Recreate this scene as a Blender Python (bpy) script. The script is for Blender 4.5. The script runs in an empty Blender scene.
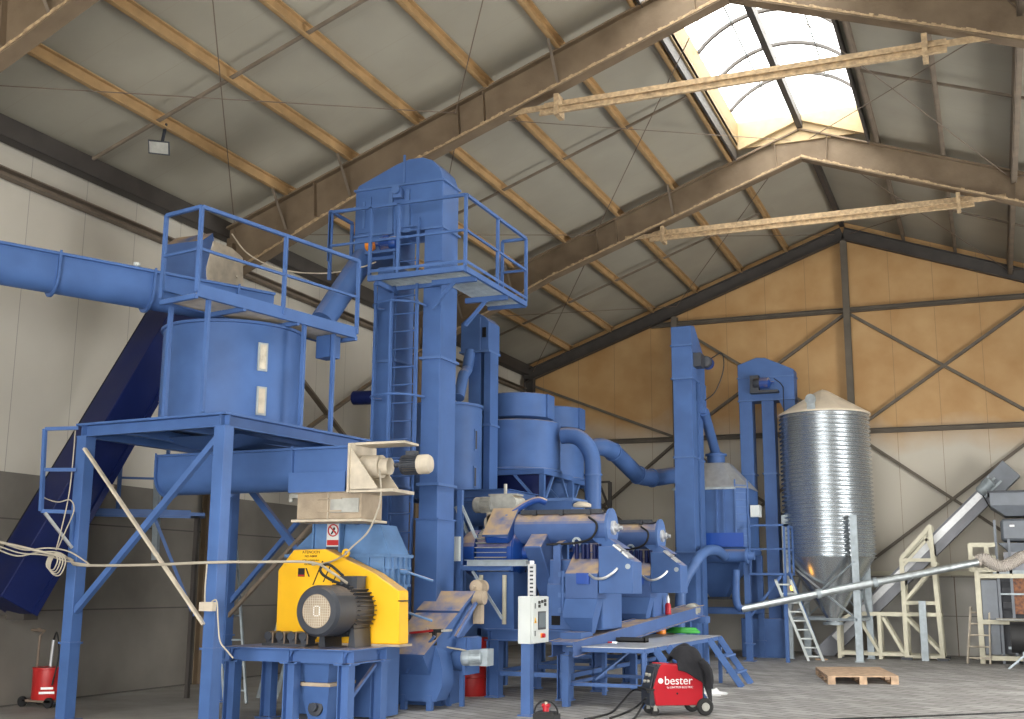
import bpy, bmesh, math, random
from mathutils import Vector, Matrix
from math import sin, cos, pi, radians, atan2, sqrt
random.seed(7)
SC = bpy.context.scene
COL = SC.collection
V = Vector

# ------------------------------------------------------------------ camera
FPX, YAW, PITCH, ROLL, EYE = 1152.3, .39293, .193088, .00663, V((0, 0, 1.7))
_f = V((-sin(YAW)*cos(PITCH), cos(YAW)*cos(PITCH), sin(PITCH)))
_r = V((cos(YAW), sin(YAW), 0))
_u = _r.cross(_f)
CR = cos(ROLL)*_r + sin(ROLL)*_u
CU = -sin(ROLL)*_r + cos(ROLL)*_u
cam = bpy.data.objects.new('camera', bpy.data.cameras.new('camera'))
COL.objects.link(cam)
cam.data.sensor_width = 36
cam.data.lens = FPX*36/1024
cam.data.clip_end = 200
cam.matrix_world = Matrix(((CR.x, CU.x, -_f.x, EYE.x), (CR.y, CU.y, -_f.y, EYE.y), (CR.z, CU.z, -_f.z, EYE.z), (0, 0, 0, 1)))
SC.camera = cam

def at(px, py, X=None, Y=None, Z=None):
    """the point of the hall seen at a pixel, on the plane X, Y or Z"""
    d = CR*((px-512)/FPX) - CU*((py-359.5)/FPX) + _f
    if X is not None: t = (X-EYE.x)/d.x
    elif Y is not None: t = (Y-EYE.y)/d.y
    else: t = (Z-EYE.z)/d.z
    return EYE + d*t

# ------------------------------------------------------------------ light and exposure
SC.view_settings.view_transform = 'Standard'
SC.view_settings.look = 'None'
SC.view_settings.gamma = 1
SC.view_settings.use_curve_mapping = False
SC.view_settings.exposure = 2.92
W = bpy.data.worlds.new('overcast_sky'); SC.world = W
W.use_nodes = True
bg = W.node_tree.nodes['Background']
bg.inputs[0].default_value = (1, .985, .95, 1)
bg.inputs[1].default_value = 2.0

def portal(name, loc, rot, sx, sy):
    l = bpy.data.lights.new(name, 'AREA'); l.shape = 'RECTANGLE'; l.size = sx; l.size_y = sy
    l.cycles.is_portal = True
    o = bpy.data.objects.new(name, l); COL.objects.link(o); o.location = loc; o.rotation_euler = rot
    return o
portal('skylight_portal', (-3.3, 12, 13.0), (0, 0, 0), 3.0, 24.8)
portal('added_side_door_portal', (6.15, 21.0, 2.6), (0, radians(90), 0), 5.2, 7.0)  # for the added, unseen door opening that brightens the right side
portal('added_doorway_portal', (-2.5, -2.95, 2.8), (radians(90), 0, 0), 14, 5.6)  # for the added, unseen doorway that lights the hall from behind the viewer

# ------------------------------------------------------------------ materials
def mat(name, col, rough=.5, metal=0, noise=0, nscale=6, dust=0, bump=0, bscale=40, dustcol=(.46, .33, .20), col2=None, spec=.5, dmin=.55):
    m = bpy.data.materials.new(name); m.use_nodes = True
    n, l = m.node_tree.nodes, m.node_tree.links
    b = n['Principled BSDF']
    b.inputs['Roughness'].default_value = rough
    b.inputs['Metallic'].default_value = metal
    b.inputs['Specular IOR Level'].default_value = spec
    b.inputs['Base Color'].default_value = (*col, 1)
    src = None
    tc = n.new('ShaderNodeTexCoord')
    if noise or col2:
        t = n.new('ShaderNodeTexNoise'); t.inputs['Scale'].default_value = nscale; t.inputs['Detail'].default_value = 6
        l.new(tc.outputs['Object'], t.inputs['Vector'])
        r = n.new('ShaderNodeValToRGB')
        c2 = col2 or tuple(c*(1-noise) for c in col)
        c1 = col if col2 else tuple(min(1, c*(1+noise)) for c in col)
        r.color_ramp.elements[0].position = .32; r.color_ramp.elements[1].position = .68
        r.color_ramp.elements[0].color = (*c2, 1); r.color_ramp.elements[1].color = (*c1, 1)
        l.new(t.outputs['Fac'], r.inputs['Fac']); src = r.outputs['Color']
        l.new(src, b.inputs['Base Color'])
        rr = n.new('ShaderNodeMapRange'); rr.inputs['To Min'].default_value = max(.05, rough-.1); rr.inputs['To Max'].default_value = min(1, rough+.12)
        l.new(t.outputs['Fac'], rr.inputs['Value']); l.new(rr.outputs[0], b.inputs['Roughness'])
    if dust:      # wood dust that has settled on upward faces
        g = n.new('ShaderNodeNewGeometry'); s = n.new('ShaderNodeSeparateXYZ'); l.new(g.outputs['True Normal'], s.inputs[0])
        mr = n.new('ShaderNodeMapRange'); mr.inputs['From Min'].default_value = dmin; mr.inputs['From Max'].default_value = min(.98, dmin+.3)
        mr.inputs['To Max'].default_value = dust
        l.new(s.outputs['Z'], mr.inputs['Value'])
        t2 = n.new('ShaderNodeTexNoise'); t2.inputs['Scale'].default_value = 3.5; t2.inputs['Detail'].default_value = 8
        l.new(tc.outputs['Object'], t2.inputs['Vector'])
        m2 = n.new('ShaderNodeMapRange'); m2.inputs['From Min'].default_value = .3; m2.inputs['From Max'].default_value = .6
        l.new(t2.outputs['Fac'], m2.inputs['Value'])
        mu = n.new('ShaderNodeMath'); mu.operation = 'MULTIPLY'; l.new(mr.outputs[0], mu.inputs[0]); l.new(m2.outputs[0], mu.inputs[1])
        mx = n.new('ShaderNodeMix'); mx.data_type = 'RGBA'
        l.new(mu.outputs[0], mx.inputs['Factor'])
        if src: l.new(src, mx.inputs['A'])
        else: mx.inputs['A'].default_value = (*col, 1)
        mx.inputs['B'].default_value = (*dustcol, 1)
        l.new(mx.outputs['Result'], b.inputs['Base Color'])
    if bump:
        t3 = n.new('ShaderNodeTexNoise'); t3.inputs['Scale'].default_value = bscale; t3.inputs['Detail'].default_value = 5
        l.new(tc.outputs['Object'], t3.inputs['Vector'])
        bp = n.new('ShaderNodeBump'); bp.inputs['Strength'].default_value = bump; bp.inputs['Distance'].default_value = .02
        l.new(t3.outputs['Fac'], bp.inputs['Height']); l.new(bp.outputs[0], b.inputs['Normal'])
    return m

M = {}
M['blue'] = mat('blue_paint', (.060, .126, .315), .52, noise=.12, nscale=2.2, dust=.5, spec=.3)
M['bluehi'] = mat('blue_paint_clean', (.078, .152, .355), .5, noise=.08, nscale=3, spec=.35)
M['bluedusty'] = mat('dusty_blue_paint', (.068, .128, .31), .55, noise=.12, nscale=3, spec=.3, dust=.95, dmin=.25)
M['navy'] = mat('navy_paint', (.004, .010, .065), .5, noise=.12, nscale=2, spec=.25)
M['royal'] = mat('royal_blue_plate', (.008, .065, .36), .4)
M['motorblue'] = mat('motor_blue', (.012, .06, .28), .4, dust=.95, dmin=.2)
M['lightblue'] = mat('casing_blue', (.085, .18, .36), .5, noise=.15, nscale=5, dust=.8)
M['yellow'] = mat('yellow_paint', (.86, .47, .012), .4, noise=.05, nscale=3, dust=.75, dmin=.5)
M['dark'] = mat('dark_grey_motor', (.035, .040, .052), .5, noise=.15, nscale=6, dust=.35)
M['black'] = mat('black_rubber', (.012, .012, .013), .6)
M['hole'] = mat('dark_opening', (.004, .004, .005), .9)
M['greym'] = mat('grey_machine_paint', (.17, .19, .22), .5, noise=.1, nscale=4)
M['beltgrey'] = mat('conveyor_grey', (.24, .25, .28), .45, noise=.12, nscale=3)
M['cream'] = mat('cream_steel_paint', (.60, .57, .44), .5, noise=.08, nscale=5)
M['galv'] = mat('galvanised_steel', (.55, .60, .62), .33, metal=.85, noise=.14, nscale=9)
M['galvdull'] = mat('dull_galvanised_steel', (.36, .41, .44), .5, metal=.35, noise=.16, nscale=7)
M['alu'] = mat('aluminium', (.52, .53, .54), .42, metal=.6, noise=.1, nscale=8)
M['tan'] = mat('dusty_tan_steel', (.36, .29, .21), .7, noise=.22, nscale=4, bump=.2)
M['tanlight'] = mat('pale_dusty_steel', (.50, .44, .35), .65, noise=.2, nscale=5)
M['motorgrey'] = mat('dusty_motor_grey', (.36, .36, .33), .55, noise=.2, nscale=7, dust=.8)
M['beige'] = mat('dusty_silo_roof', (.88, .76, .60), .75, noise=.08, nscale=3)
M['white'] = mat('cabinet_white', (.58, .62, .61), .4, noise=.04, nscale=3)
M['red'] = mat('red_paint', (.46, .010, .022), .4, noise=.06, nscale=3)
M['darkred'] = mat('red_drum_paint', (.42, .02, .02), .4, noise=.15, nscale=4)
M['orange'] = mat('orange_plastic', (.9, .28, .02), .45)
M['green'] = mat('green_plastic', (.05, .38, .06), .45)
M['wood'] = mat('pallet_wood', (.42, .29, .19), .8, noise=.25, nscale=9, bump=.2)
M['cable'] = mat('pale_cable', (.40, .36, .29), .6)
M['cloth'] = mat('black_cloth', (.012, .012, .016), .9, bump=.6, bscale=14)
M['plastic'] = mat('clear_plastic_sheet', (.75, .76, .77), .3)
M['glasspane'] = mat('grimy_sight_glass', (.50, .46, .38), .2, noise=.25, nscale=9)
M['screen'] = mat('grey_screen', (.16, .19, .21), .25)
M['ink'] = mat('black_print', (.01, .01, .01), .6)
M['whiteink'] = mat('white_print', (.85, .85, .85), .5)
M['copper'] = mat('rusty_panel', (.34, .13, .05), .6, col2=(.10, .05, .04), nscale=14)
M['hose'] = mat('pale_hose', (.44, .40, .36), .5, noise=.1)
M['rafter'] = mat('dusty_brown_beam', (.13, .092, .056), .7, col2=(.20, .147, .094), nscale=1.6, dust=.95, dmin=.1, dustcol=(.58, .40, .20), bump=.25, bscale=18)
M['rafterdark'] = mat('dark_beam', (.055, .048, .043), .6, noise=.2, nscale=3, dust=.6, dustcol=(.4, .28, .16))
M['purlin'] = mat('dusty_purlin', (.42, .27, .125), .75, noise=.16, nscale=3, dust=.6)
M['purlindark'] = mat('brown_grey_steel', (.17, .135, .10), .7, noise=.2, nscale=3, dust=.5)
M['girt'] = mat('grey_brown_girt', (.13, .11, .085), .7, noise=.2, nscale=2, dust=.9, dustcol=(.45, .31, .18))
M['rod'] = mat('thin_steel_rod', (.16, .12, .09), .7)
M['strap'] = mat('dusty_tie_bar', (.40, .29, .17), .8, noise=.3, nscale=14, dust=.95, dmin=.0, dustcol=(.62, .44, .24), bump=.6, bscale=25)
M['sidecurb'] = mat('darkened_side_curb', (.26, .18, .085), .75, noise=.08)  # curb sheet again, colour darkened because the skylight overexposes the sides
M['curb'] = mat('pale_curb_sheet', (.46, .345, .19), .6, noise=.08)

def seam_mat(name, colnodes, axis, step, width, seam, rough=.6):
    """sheet panels: thin joints every step metres along one axis"""
    m = bpy.data.materials.new(name); m.use_nodes = True
    n, l = m.node_tree.nodes, m.node_tree.links
    b = n['Principled BSDF']; b.inputs['Roughness'].default_value = rough
    tc = n.new('ShaderNodeTexCoord'); sp = n.new('ShaderNodeSeparateXYZ'); l.new(tc.outputs['Object'], sp.inputs[0])
    def math(op, a, bb=None):
        q = n.new('ShaderNodeMath'); q.operation = op
        for i, v in enumerate((a, bb)):
            if v is None: continue
            if isinstance(v, (int, float)): q.inputs[i].default_value = v
            else: l.new(v, q.inputs[i])
        return q.outputs[0]
    fr = math('FRACT', math('DIVIDE', sp.outputs[axis], step))
    ln = math('LESS_THAN', fr, width/step)
    base = colnodes(n, l, tc, sp, math)
    mx = n.new('ShaderNodeMix'); mx.data_type = 'RGBA'
    l.new(math('MULTIPLY', ln, .8), mx.inputs['Factor']); l.new(base, mx.inputs['A']); mx.inputs['B'].default_value = (*seam, 1)
    l.new(mx.outputs['Result'], b.inputs['Base Color'])
    return m
def plain(c1, c2, scale):
    def g(n, l, tc, sp, math):
        t = n.new('ShaderNodeTexNoise'); t.inputs['Scale'].default_value = scale; t.inputs['Detail'].default_value = 7
        l.new(tc.outputs['Object'], t.inputs['Vector'])
        r = n.new('ShaderNodeValToRGB'); r.color_ramp.elements[0].position = .3; r.color_ramp.elements[1].position = .7
        r.color_ramp.elements[0].color = (*c1, 1); r.color_ramp.elements[1].color = (*c2, 1)
        l.new(t.outputs['Fac'], r.inputs['Fac'])
        return r.outputs['Color']
    return g
def gable_dust(n, l, tc, sp, math):
    # brown wood dust caked on the upper sheets, streaky lower edge
    t = n.new('ShaderNodeTexNoise'); t.inputs['Scale'].default_value = .55; t.inputs['Detail'].default_value = 7
    l.new(tc.outputs['Object'], t.inputs['Vector'])
    e = math('ADD', math('ADD', sp.outputs['Z'], math('MULTIPLY', sp.outputs['X'], .06)), math('MULTIPLY', t.outputs['Fac'], 2.4))
    r = n.new('ShaderNodeMapRange'); r.inputs['From Min'].default_value = 4.4; r.inputs['From Max'].default_value = 5.6
    l.new(e, r.inputs['Value'])
    t2 = n.new('ShaderNodeTexNoise'); t2.inputs['Scale'].default_value = 1.3; t2.inputs['Detail'].default_value = 8
    l.new(tc.outputs['Object'], t2.inputs['Vector'])
    rr = n.new('ShaderNodeValToRGB'); rr.color_ramp.elements[0].position = .3; rr.color_ramp.elements[1].position = .72
    rr.color_ramp.elements[0].color = (.45, .255, .095, 1); rr.color_ramp.elements[1].color = (.56, .355, .16, 1)
    l.new(t2.outputs['Fac'], rr.inputs['Fac'])
    mx = n.new('ShaderNodeMix'); mx.data_type = 'RGBA'; l.new(r.outputs[0], mx.inputs['Factor'])
    mx.inputs['A'].default_value = (.56, .52, .44, 1); l.new(rr.outputs['Color'], mx.inputs['B'])
    return mx.outputs['Result']
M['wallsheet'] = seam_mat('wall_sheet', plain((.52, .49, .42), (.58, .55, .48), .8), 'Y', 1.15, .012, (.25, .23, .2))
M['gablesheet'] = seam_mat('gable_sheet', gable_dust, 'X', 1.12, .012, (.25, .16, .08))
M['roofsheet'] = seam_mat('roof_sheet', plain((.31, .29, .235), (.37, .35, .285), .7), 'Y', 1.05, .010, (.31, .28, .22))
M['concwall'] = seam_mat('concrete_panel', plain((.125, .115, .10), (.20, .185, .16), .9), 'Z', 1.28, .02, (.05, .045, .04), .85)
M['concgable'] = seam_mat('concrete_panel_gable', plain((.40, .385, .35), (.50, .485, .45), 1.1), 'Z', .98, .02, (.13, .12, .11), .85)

def floor_mat():
    m = bpy.data.materials.new('stamped_concrete'); m.use_nodes = True
    n, l = m.node_tree.nodes, m.node_tree.links
    b = n['Principled BSDF']; b.inputs['Roughness'].default_value = .7
    tc = n.new('ShaderNodeTexCoord'); mp = n.new('ShaderNodeMapping'); mp.inputs['Rotation'].default_value = (0, 0, radians(28))
    l.new(tc.outputs['Object'], mp.inputs['Vector'])
    wob = n.new('ShaderNodeTexNoise'); wob.inputs['Scale'].default_value = 3; l.new(mp.outputs[0], wob.inputs['Vector'])
    ad = n.new('ShaderNodeMix'); ad.data_type = 'VECTOR'; ad.inputs['Factor'].default_value = .06
    l.new(mp.outputs[0], ad.inputs['A']); l.new(wob.outputs['Color'], ad.inputs['B'])
    br = n.new('ShaderNodeTexBrick'); br.inputs['Scale'].default_value = 1
    br.inputs['Brick Width'].default_value = .46; br.inputs['Row Height'].default_value = .23; br.inputs['Mortar Size'].default_value = .018
    br.inputs['Mortar Smooth'].default_value = .5
    br.inputs['Color1'].default_value = (.40, .395, .395, 1); br.inputs['Color2'].default_value = (.27, .266, .266, 1); br.inputs['Mortar'].default_value = (.145, .142, .14, 1)
    l.new(ad.outputs['Result'], br.inputs['Vector'])
    t = n.new('ShaderNodeTexNoise'); t.inputs['Scale'].default_value = 1.1; t.inputs['Detail'].default_value = 9; t.inputs['Roughness'].default_value = .65
    l.new(tc.outputs['Object'], t.inputs['Vector'])
    r = n.new('ShaderNodeValToRGB'); r.color_ramp.elements[0].position = .28; r.color_ramp.elements[1].position = .72
    r.color_ramp.elements[0].color = (.66, .64, .60, 1); r.color_ramp.elements[1].color = (1.15, 1.14, 1.12, 1)
    l.new(t.outputs['Fac'], r.inputs['Fac'])
    # smoother trowelled slab beneath the machines
    sp = n.new('ShaderNodeSeparateXYZ'); l.new(tc.outputs['Object'], sp.inputs[0])
    mr = n.new('ShaderNodeMapRange'); mr.inputs['From Min'].default_value = -4.75; mr.inputs['From Max'].default_value = -4.55
    l.new(sp.outputs['X'], mr.inputs['Value'])
    mx0 = n.new('ShaderNodeMix'); mx0.data_type = 'RGBA'; l.new(mr.outputs[0], mx0.inputs['Factor'])
    mx0.inputs['A'].default_value = (.30, .29, .275, 1); l.new(br.outputs['Color'], mx0.inputs['B'])
    mx = n.new('ShaderNodeMix'); mx.data_type = 'RGBA'; mx.blend_type = 'MULTIPLY'; mx.inputs['Factor'].default_value = 1
    l.new(mx0.outputs['Result'], mx.inputs['A']); l.new(r.outputs['Color'], mx.inputs['B'])
    l.new(mx.outputs['Result'], b.inputs['Base Color'])
    bp = n.new('ShaderNodeBump'); bp.inputs['Strength'].default_value = .4; bp.inputs['Distance'].default_value = .02
    l.new(t.outputs['Fac'], bp.inputs['Height']); l.new(bp.outputs[0], b.inputs['Normal'])
    return m
M['floor'] = floor_mat()

def silo_mat():
    m = mat('corrugated_galvanised', (.62, .66, .69), .27, metal=.88)
    return m
M['silo'] = silo_mat()
def sheet_mat():
    m = bpy.data.materials.new('clear_polycarbonate'); m.use_nodes = True
    n, l = m.node_tree.nodes, m.node_tree.links
    for q in list(n):
        if q.type == 'BSDF_PRINCIPLED': n.remove(q)
    o = [q for q in n if q.type == 'OUTPUT_MATERIAL'][0]
    a = n.new('ShaderNodeBsdfTransparent'); a.inputs[0].default_value = (.48, .49, .49, 1)
    b = n.new('ShaderNodeBsdfTranslucent'); b.inputs[0].default_value = (.9, .9, .88, 1)
    mx = n.new('ShaderNodeMixShader'); mx.inputs[0].default_value = .35
    l.new(a.outputs[0], mx.inputs[1]); l.new(b.outputs[0], mx.inputs[2]); l.new(mx.outputs[0], o.inputs[0])
    return m
M['poly'] = sheet_mat()
def ember():
    m = bpy.data.materials.new('warm_lamp'); m.use_nodes = True
    b = m.node_tree.nodes['Principled BSDF']
    b.inputs['Base Color'].default_value = (1, .5, .1, 1); b.inputs['Emission Color'].default_value = (1, .42, .06, 1); b.inputs['Emission Strength'].default_value = .8
    return m
M['lampglow'] = ember()

# ------------------------------------------------------------------ mesh helpers
WM = {}       # world matrix of everything that can be a parent
class MB:
    def __init__(s): s.v = []; s.f = []
    def add(s, vs, fs):
        k = len(s.v); s.v += [V(p) for p in vs]; s.f += [tuple(i+k for i in f) for f in fs]; return s
    def box(s, x0, x1, y0, y1, z0, z1):
        return s.hexa([(x0, y0, z0), (x1, y0, z0), (x1, y1, z0), (x0, y1, z0), (x0, y0, z1), (x1, y0, z1), (x1, y1, z1), (x0, y1, z1)])
    def hexa(s, p):      # four bottom, four top, both counter-clockwise from above
        return s.add(p, [(3, 2, 1, 0), (4, 5, 6, 7), (0, 1, 5, 4), (1, 2, 6, 5), (2, 3, 7, 6), (3, 0, 4, 7)])
    def bar(s, p, q, w, h=None, up=(0, 0, 1)):
        h = h or w; p, q = V(p), V(q); d = (q-p).normalized(); up = V(up)
        if abs(d.dot(up)) > .98: up = V((0, 1, 0)) if abs(d.y) < .9 else V((1, 0, 0))
        r = d.cross(up).normalized(); u = r.cross(d)
        c = [(-w/2, -h/2), (w/2, -h/2), (w/2, h/2), (-w/2, h/2)]
        return s.hexa([p+r*a+u*b for a, b in c] + [q+r*a+u*b for a, b in c])
    def ibeam(s, p, q, h, bw, t=.02, up=(0, 0, 1)):
        p, q = V(p), V(q); d = (q-p).normalized(); u = V(up); u = (u-d*u.dot(d)).normalized()
        s.bar(p, q, t*.8, h-2*t, u)
        for k in (-1, 1): s.bar(p+u*k*(h/2-t/2), q+u*k*(h/2-t/2), bw, t, u)
        return s
    def channel(s, p, q, h, b, t=.012, up=(0, 0, 1), side=1):
        p, q = V(p), V(q); d = (q-p).normalized(); u = V(up); u = (u-d*u.dot(d)).normalized(); r = d.cross(u)*side
        s.bar(p, q, t, h, u)
        for k in (-1, 1):
            o = u*k*(h/2-t/2)+r*b/2; s.bar(p+o, q+o, b, t, u)
        return s
    def cyl(s, p, q, r, r2=None, n=24, caps=True):
        p, q = V(p), V(q); r2 = r if r2 is None else r2; d = (q-p).normalized()
        a = d.orthogonal().normalized(); b = d.cross(a)
        vs = [p+(a*cos(t)+b*sin(t))*r for t in (2*pi*i/n for i in range(n))] + [q+(a*cos(t)+b*sin(t))*r2 for t in (2*pi*i/n for i in range(n))]
        fs = [(i, (i+1) % n, n+(i+1) % n, n+i) for i in range(n)]
        if caps: fs += [tuple(range(n-1, -1, -1)), tuple(range(n, 2*n))]
        return s.add(vs, fs)
    def tube(s, pts, r, n=8, caps=True):
        pts = [V(p) for p in pts]; m = len(pts); rs = r if isinstance(r, (list, tuple)) else [r]*m
        t0 = (pts[1]-pts[0]).normalized(); a = t0.orthogonal().normalized(); vs = []
        for i, p in enumerate(pts):
            t = (pts[min(i+1, m-1)]-pts[max(i-1, 0)]).normalized()
            a = (a-t*a.dot(t)).normalized(); b = t.cross(a)
            vs += [p+(a*cos(w)+b*sin(w))*rs[i] for w in (2*pi*k/n for k in range(n))]
        fs = [(i*n+k, i*n+(k+1) % n, (i+1)*n+(k+1) % n, (i+1)*n+k) for i in range(m-1) for k in range(n)]
        if caps: fs += [tuple(range(n-1, -1, -1)), tuple((m-1)*n+k for k in range(n))]
        return s.add(vs, fs)
    def lathe(s, prof, o=(0, 0, 0), ax=(0, 0, 1), n=40, caps=True):
        o = V(o); d = V(ax).normalized(); a = d.orthogonal().normalized(); b = d.cross(a); vs = []
        for r, z in prof: vs += [o+d*z+(a*cos(w)+b*sin(w))*max(r, 1e-4) for w in (2*pi*k/n for k in range(n))]
        m = len(prof)
        fs = [(i*n+k, i*n+(k+1) % n, (i+1)*n+(k+1) % n, (i+1)*n+k) for i in range(m-1) for k in range(n)]
        if caps: fs += [tuple(range(n-1, -1, -1)), tuple((m-1)*n+k for k in range(n))]
        return s.add(vs, fs)
    def prism(s, pts, off):
        """polygon of 3-D points pushed along off"""
        pts = [V(p) for p in pts]; off = V(off); n = len(pts)
        nn = V((0, 0, 0))
        for i in range(n): nn += pts[i].cross(pts[(i+1) % n])
        if nn.dot(off) > 0: pts = pts[::-1]
        return s.add(pts+[p+off for p in pts], [tuple(range(n)), tuple(range(2*n-1, n-1, -1))] + [((i+1) % n, i, n+i, n+(i+1) % n) for i in range(n)])
    def frustum(s, a, b):   # two rectangles (x0,x1,y0,y1,z)
        r = lambda q: [(q[0], q[2], q[4]), (q[1], q[2], q[4]), (q[1], q[3], q[4]), (q[0], q[3], q[4])]
        return s.hexa(r(a)+r(b))
    def trough(s, p, q, r, lid=.03, n=16, wall=True):
        """U-shaped screw trough with a flat top edge, axis p-q"""
        p, q = V(p), V(q); d = (q-p).normalized(); h = d.cross(V((0, 0, 1))).normalized(); u = h.cross(d)
        ring = [(-r, r*.95)] + [(-r*cos(t), -r*sin(t)) for t in (pi*k/n for k in range(n+1))] + [(r, r*.95)]
        k = len(ring)
        vs = [p+h*a+u*b for a, b in ring] + [q+h*a+u*b for a, b in ring]
        fs = [(i+1, i, k+i, k+i+1) for i in range(k-1)] + [(0, k-1, 2*k-1, k)] + [tuple(range(k)), tuple(range(2*k-1, k-1, -1))]
        s.add(vs, fs)
        return s.bar(p+u*r*.97, q+u*r*.97, 2*r+.09, lid, u)
    def uring(s, p, d, r, w=.02, t=.05, n=16):
        """flange ring around a trough"""
        p = V(p); d = V(d).normalized(); h = d.cross(V((0, 0, 1))).normalized(); u = h.cross(d)
        pts = [(-1, .95)] + [(-cos(a), -sin(a)) for a in (pi*k/n for k in range(n+1))] + [(1, .95)]
        for i in range(len(pts)-1):
            A, B = pts[i], pts[i+1]
            q = [p+h*A[0]*r+u*A[1]*r, p+h*A[0]*(r+t)+u*A[1]*(r+t), p+h*B[0]*(r+t)+u*B[1]*(r+t), p+h*B[0]*r+u*B[1]*r]
            s.hexa([x-d*w/2 for x in q]+[x+d*w/2 for x in q])
        return s
    def build(s, name, m, parent=None, smooth=True, bevel=0, ang=32):
        bm = bmesh.new()
        vs = [bm.verts.new(p) for p in s.v]
        for f in s.f:
            try: bm.faces.new([vs[i] for i in f])
            except ValueError: pass
        bmesh.ops.recalc_face_normals(bm, faces=bm.faces[:])
        if parent is not None:
            inv = WM[parent.name].inverted(); bm.transform(inv); loc = None
        else:
            xs = [p.x for p in s.v]; ys = [p.y for p in s.v]; zs = [p.z for p in s.v]
            loc = V(((min(xs)+max(xs))/2, (min(ys)+max(ys))/2, min(zs))); bm.transform(Matrix.Translation(-loc))
        me = bpy.data.meshes.new(name); bm.to_mesh(me); bm.free()
        if smooth:
            me.polygons.foreach_set('use_smooth', [True]*len(me.polygons)); me.set_sharp_from_angle(angle=radians(ang))
        me.materials.append(M[m] if isinstance(m, str) else m)
        o = bpy.data.objects.new(name, me); COL.objects.link(o)
        if parent is not None: o.parent = parent; WM[o.name] = WM[parent.name]
        else: o.location = loc; WM[o.name] = Matrix.Translation(loc)
        if bevel:
            b = o.modifiers.new('bevel', 'BEVEL'); b.width = bevel; b.segments = 1; b.limit_method = 'ANGLE'; b.angle_limit = radians(40)
        return o
def tag(o, label=None, cat=None, group=None, kind=None):
    if label: o['label'] = label
    if cat: o['category'] = cat
    if group: o['group'] = group
    if kind: o['kind'] = kind
    return o
def thing(name, loc, label, cat, group=None, rot=0):
    o = bpy.data.objects.new(name, None); COL.objects.link(o)
    o.location = loc; o.rotation_euler = (0, 0, rot); o.empty_display_size = .2
    WM[o.name] = Matrix.Translation(V(loc)) @ Matrix.Rotation(rot, 4, 'Z')
    return tag(o, label, cat, group)
def copy_thing(o, delta, label=None, rot=None):
    def rec(q, par):
        c = q.copy(); COL.objects.link(c)
        if par is not None: c.parent = par
        for ch in q.children: rec(ch, c)
        return c
    c = rec(o, None); c.location = V(o.location)+V(delta)
    if rot is not None: c.rotation_euler[2] = rot
    if label: c['label'] = label
    WM[c.name] = Matrix.Translation(V(delta)) @ WM[o.name]
    return c
def struct(mb, name, m, smooth=True, bevel=0):
    return tag(mb.build(name, m, None, smooth, bevel), kind='structure')
def text(name, body, size, origin, xdir, ydir, m, parent, extrude=.002, align='CENTER'):
    c = bpy.data.curves.new(name, 'FONT'); c.body = body; c.size = size; c.extrude = extrude; c.align_x = align; c.align_y = 'CENTER'
    c.materials.append(M[m])
    o = bpy.data.objects.new(name, c); COL.objects.link(o)
    x, y = V(xdir).normalized(), V(ydir).normalized(); z = x.cross(y)
    mw = Matrix(((x.x, y.x, z.x, origin[0]), (x.y, y.y, z.y, origin[1]), (x.z, y.z, z.z, origin[2]), (0, 0, 0, 1)))
    me = bpy.data.meshes.new_from_object(o); bpy.data.objects.remove(o); bpy.data.curves.remove(c)
    o = bpy.data.objects.new(name, me); COL.objects.link(o)
    o.parent = parent; o.matrix_basis = WM[parent.name].inverted() @ mw
    return o
def lerp(a, b, t): return V(a)*(1-t)+V(b)*t
def arc(c, r, a0, a1, n, u, v):
    c, u, v = V(c), V(u), V(v)
    return [c+u*r*cos(a0+(a1-a0)*i/n)+v*r*sin(a0+(a1-a0)*i/n) for i in range(n+1)]
def smoothpath(pts, n=6):
    """Catmull-Rom through the points"""
    P = [V(p) for p in pts]; P = [2*P[0]-P[1]]+P+[2*P[-1]-P[-2]]; out = []
    for i in range(1, len(P)-2):
        for k in range(n):
            t = k/n; a, b, c, d = P[i-1:i+3]
            out.append(.5*((2*b)+(c-a)*t+(2*a-5*b+4*c-d)*t*t+(3*b-a-3*c+d)*t**3))
    return out+[P[-2]]
def sag(a, b, drop, n=10):
    a, b = V(a), V(b)
    return [a.lerp(b, i/n)-V((0, 0, drop*4*(i/n)*(1-i/n))) for i in range(n+1)]

# ------------------------------------------------------------------ the hall
XL, XR, XRID, YB, YF = -12.8, 6.2, -3.3, 32.0, -3.0
ZR, SL = 11.47, .365                     # top of the rafters at the ridge, roof slope
def ztop(x): return ZR-SL*abs(x-XRID)
struct(MB().box(-13.4, 6.8, -9, YB+.3, -.2, 0), 'floor', 'floor')
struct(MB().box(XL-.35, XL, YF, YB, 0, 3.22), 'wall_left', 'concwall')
struct(MB().box(XL-.5, XL-.1, YF, YB+.3, 3.22, ztop(XL)+.22), 'wall_left', 'wallsheet')
# unseen roller door opening, added in the right wall to let in more daylight
DY0, DY1, DZ = 17.5, 24.5, 5.2
for y0, y1 in ((YF, DY0), (DY1, YB)):
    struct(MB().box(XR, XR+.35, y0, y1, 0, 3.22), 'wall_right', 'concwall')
    struct(MB().box(XR+.1, XR+.5, y0, y1+.3*(y1 == YB), 3.22, ztop(XR)+.22), 'wall_right', 'wallsheet')
struct(MB().box(XR+.1, XR+.5, DY0, DY1, DZ, ztop(XR)+.22), 'wall_right', 'wallsheet')
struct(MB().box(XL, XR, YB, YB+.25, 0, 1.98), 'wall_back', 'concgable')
struct(MB().prism([(XL-.2, YB+.06, 1.98), (XR+.2, YB+.06, 1.98), (XR+.2, YB+.06, ztop(XR+.2)+.26), (XRID, YB+.06, ZR+.26), (XL-.2, YB+.06, ztop(XL-.2)+.26)], (0, .15, 0)), 'wall_back', 'gablesheet')
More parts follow.
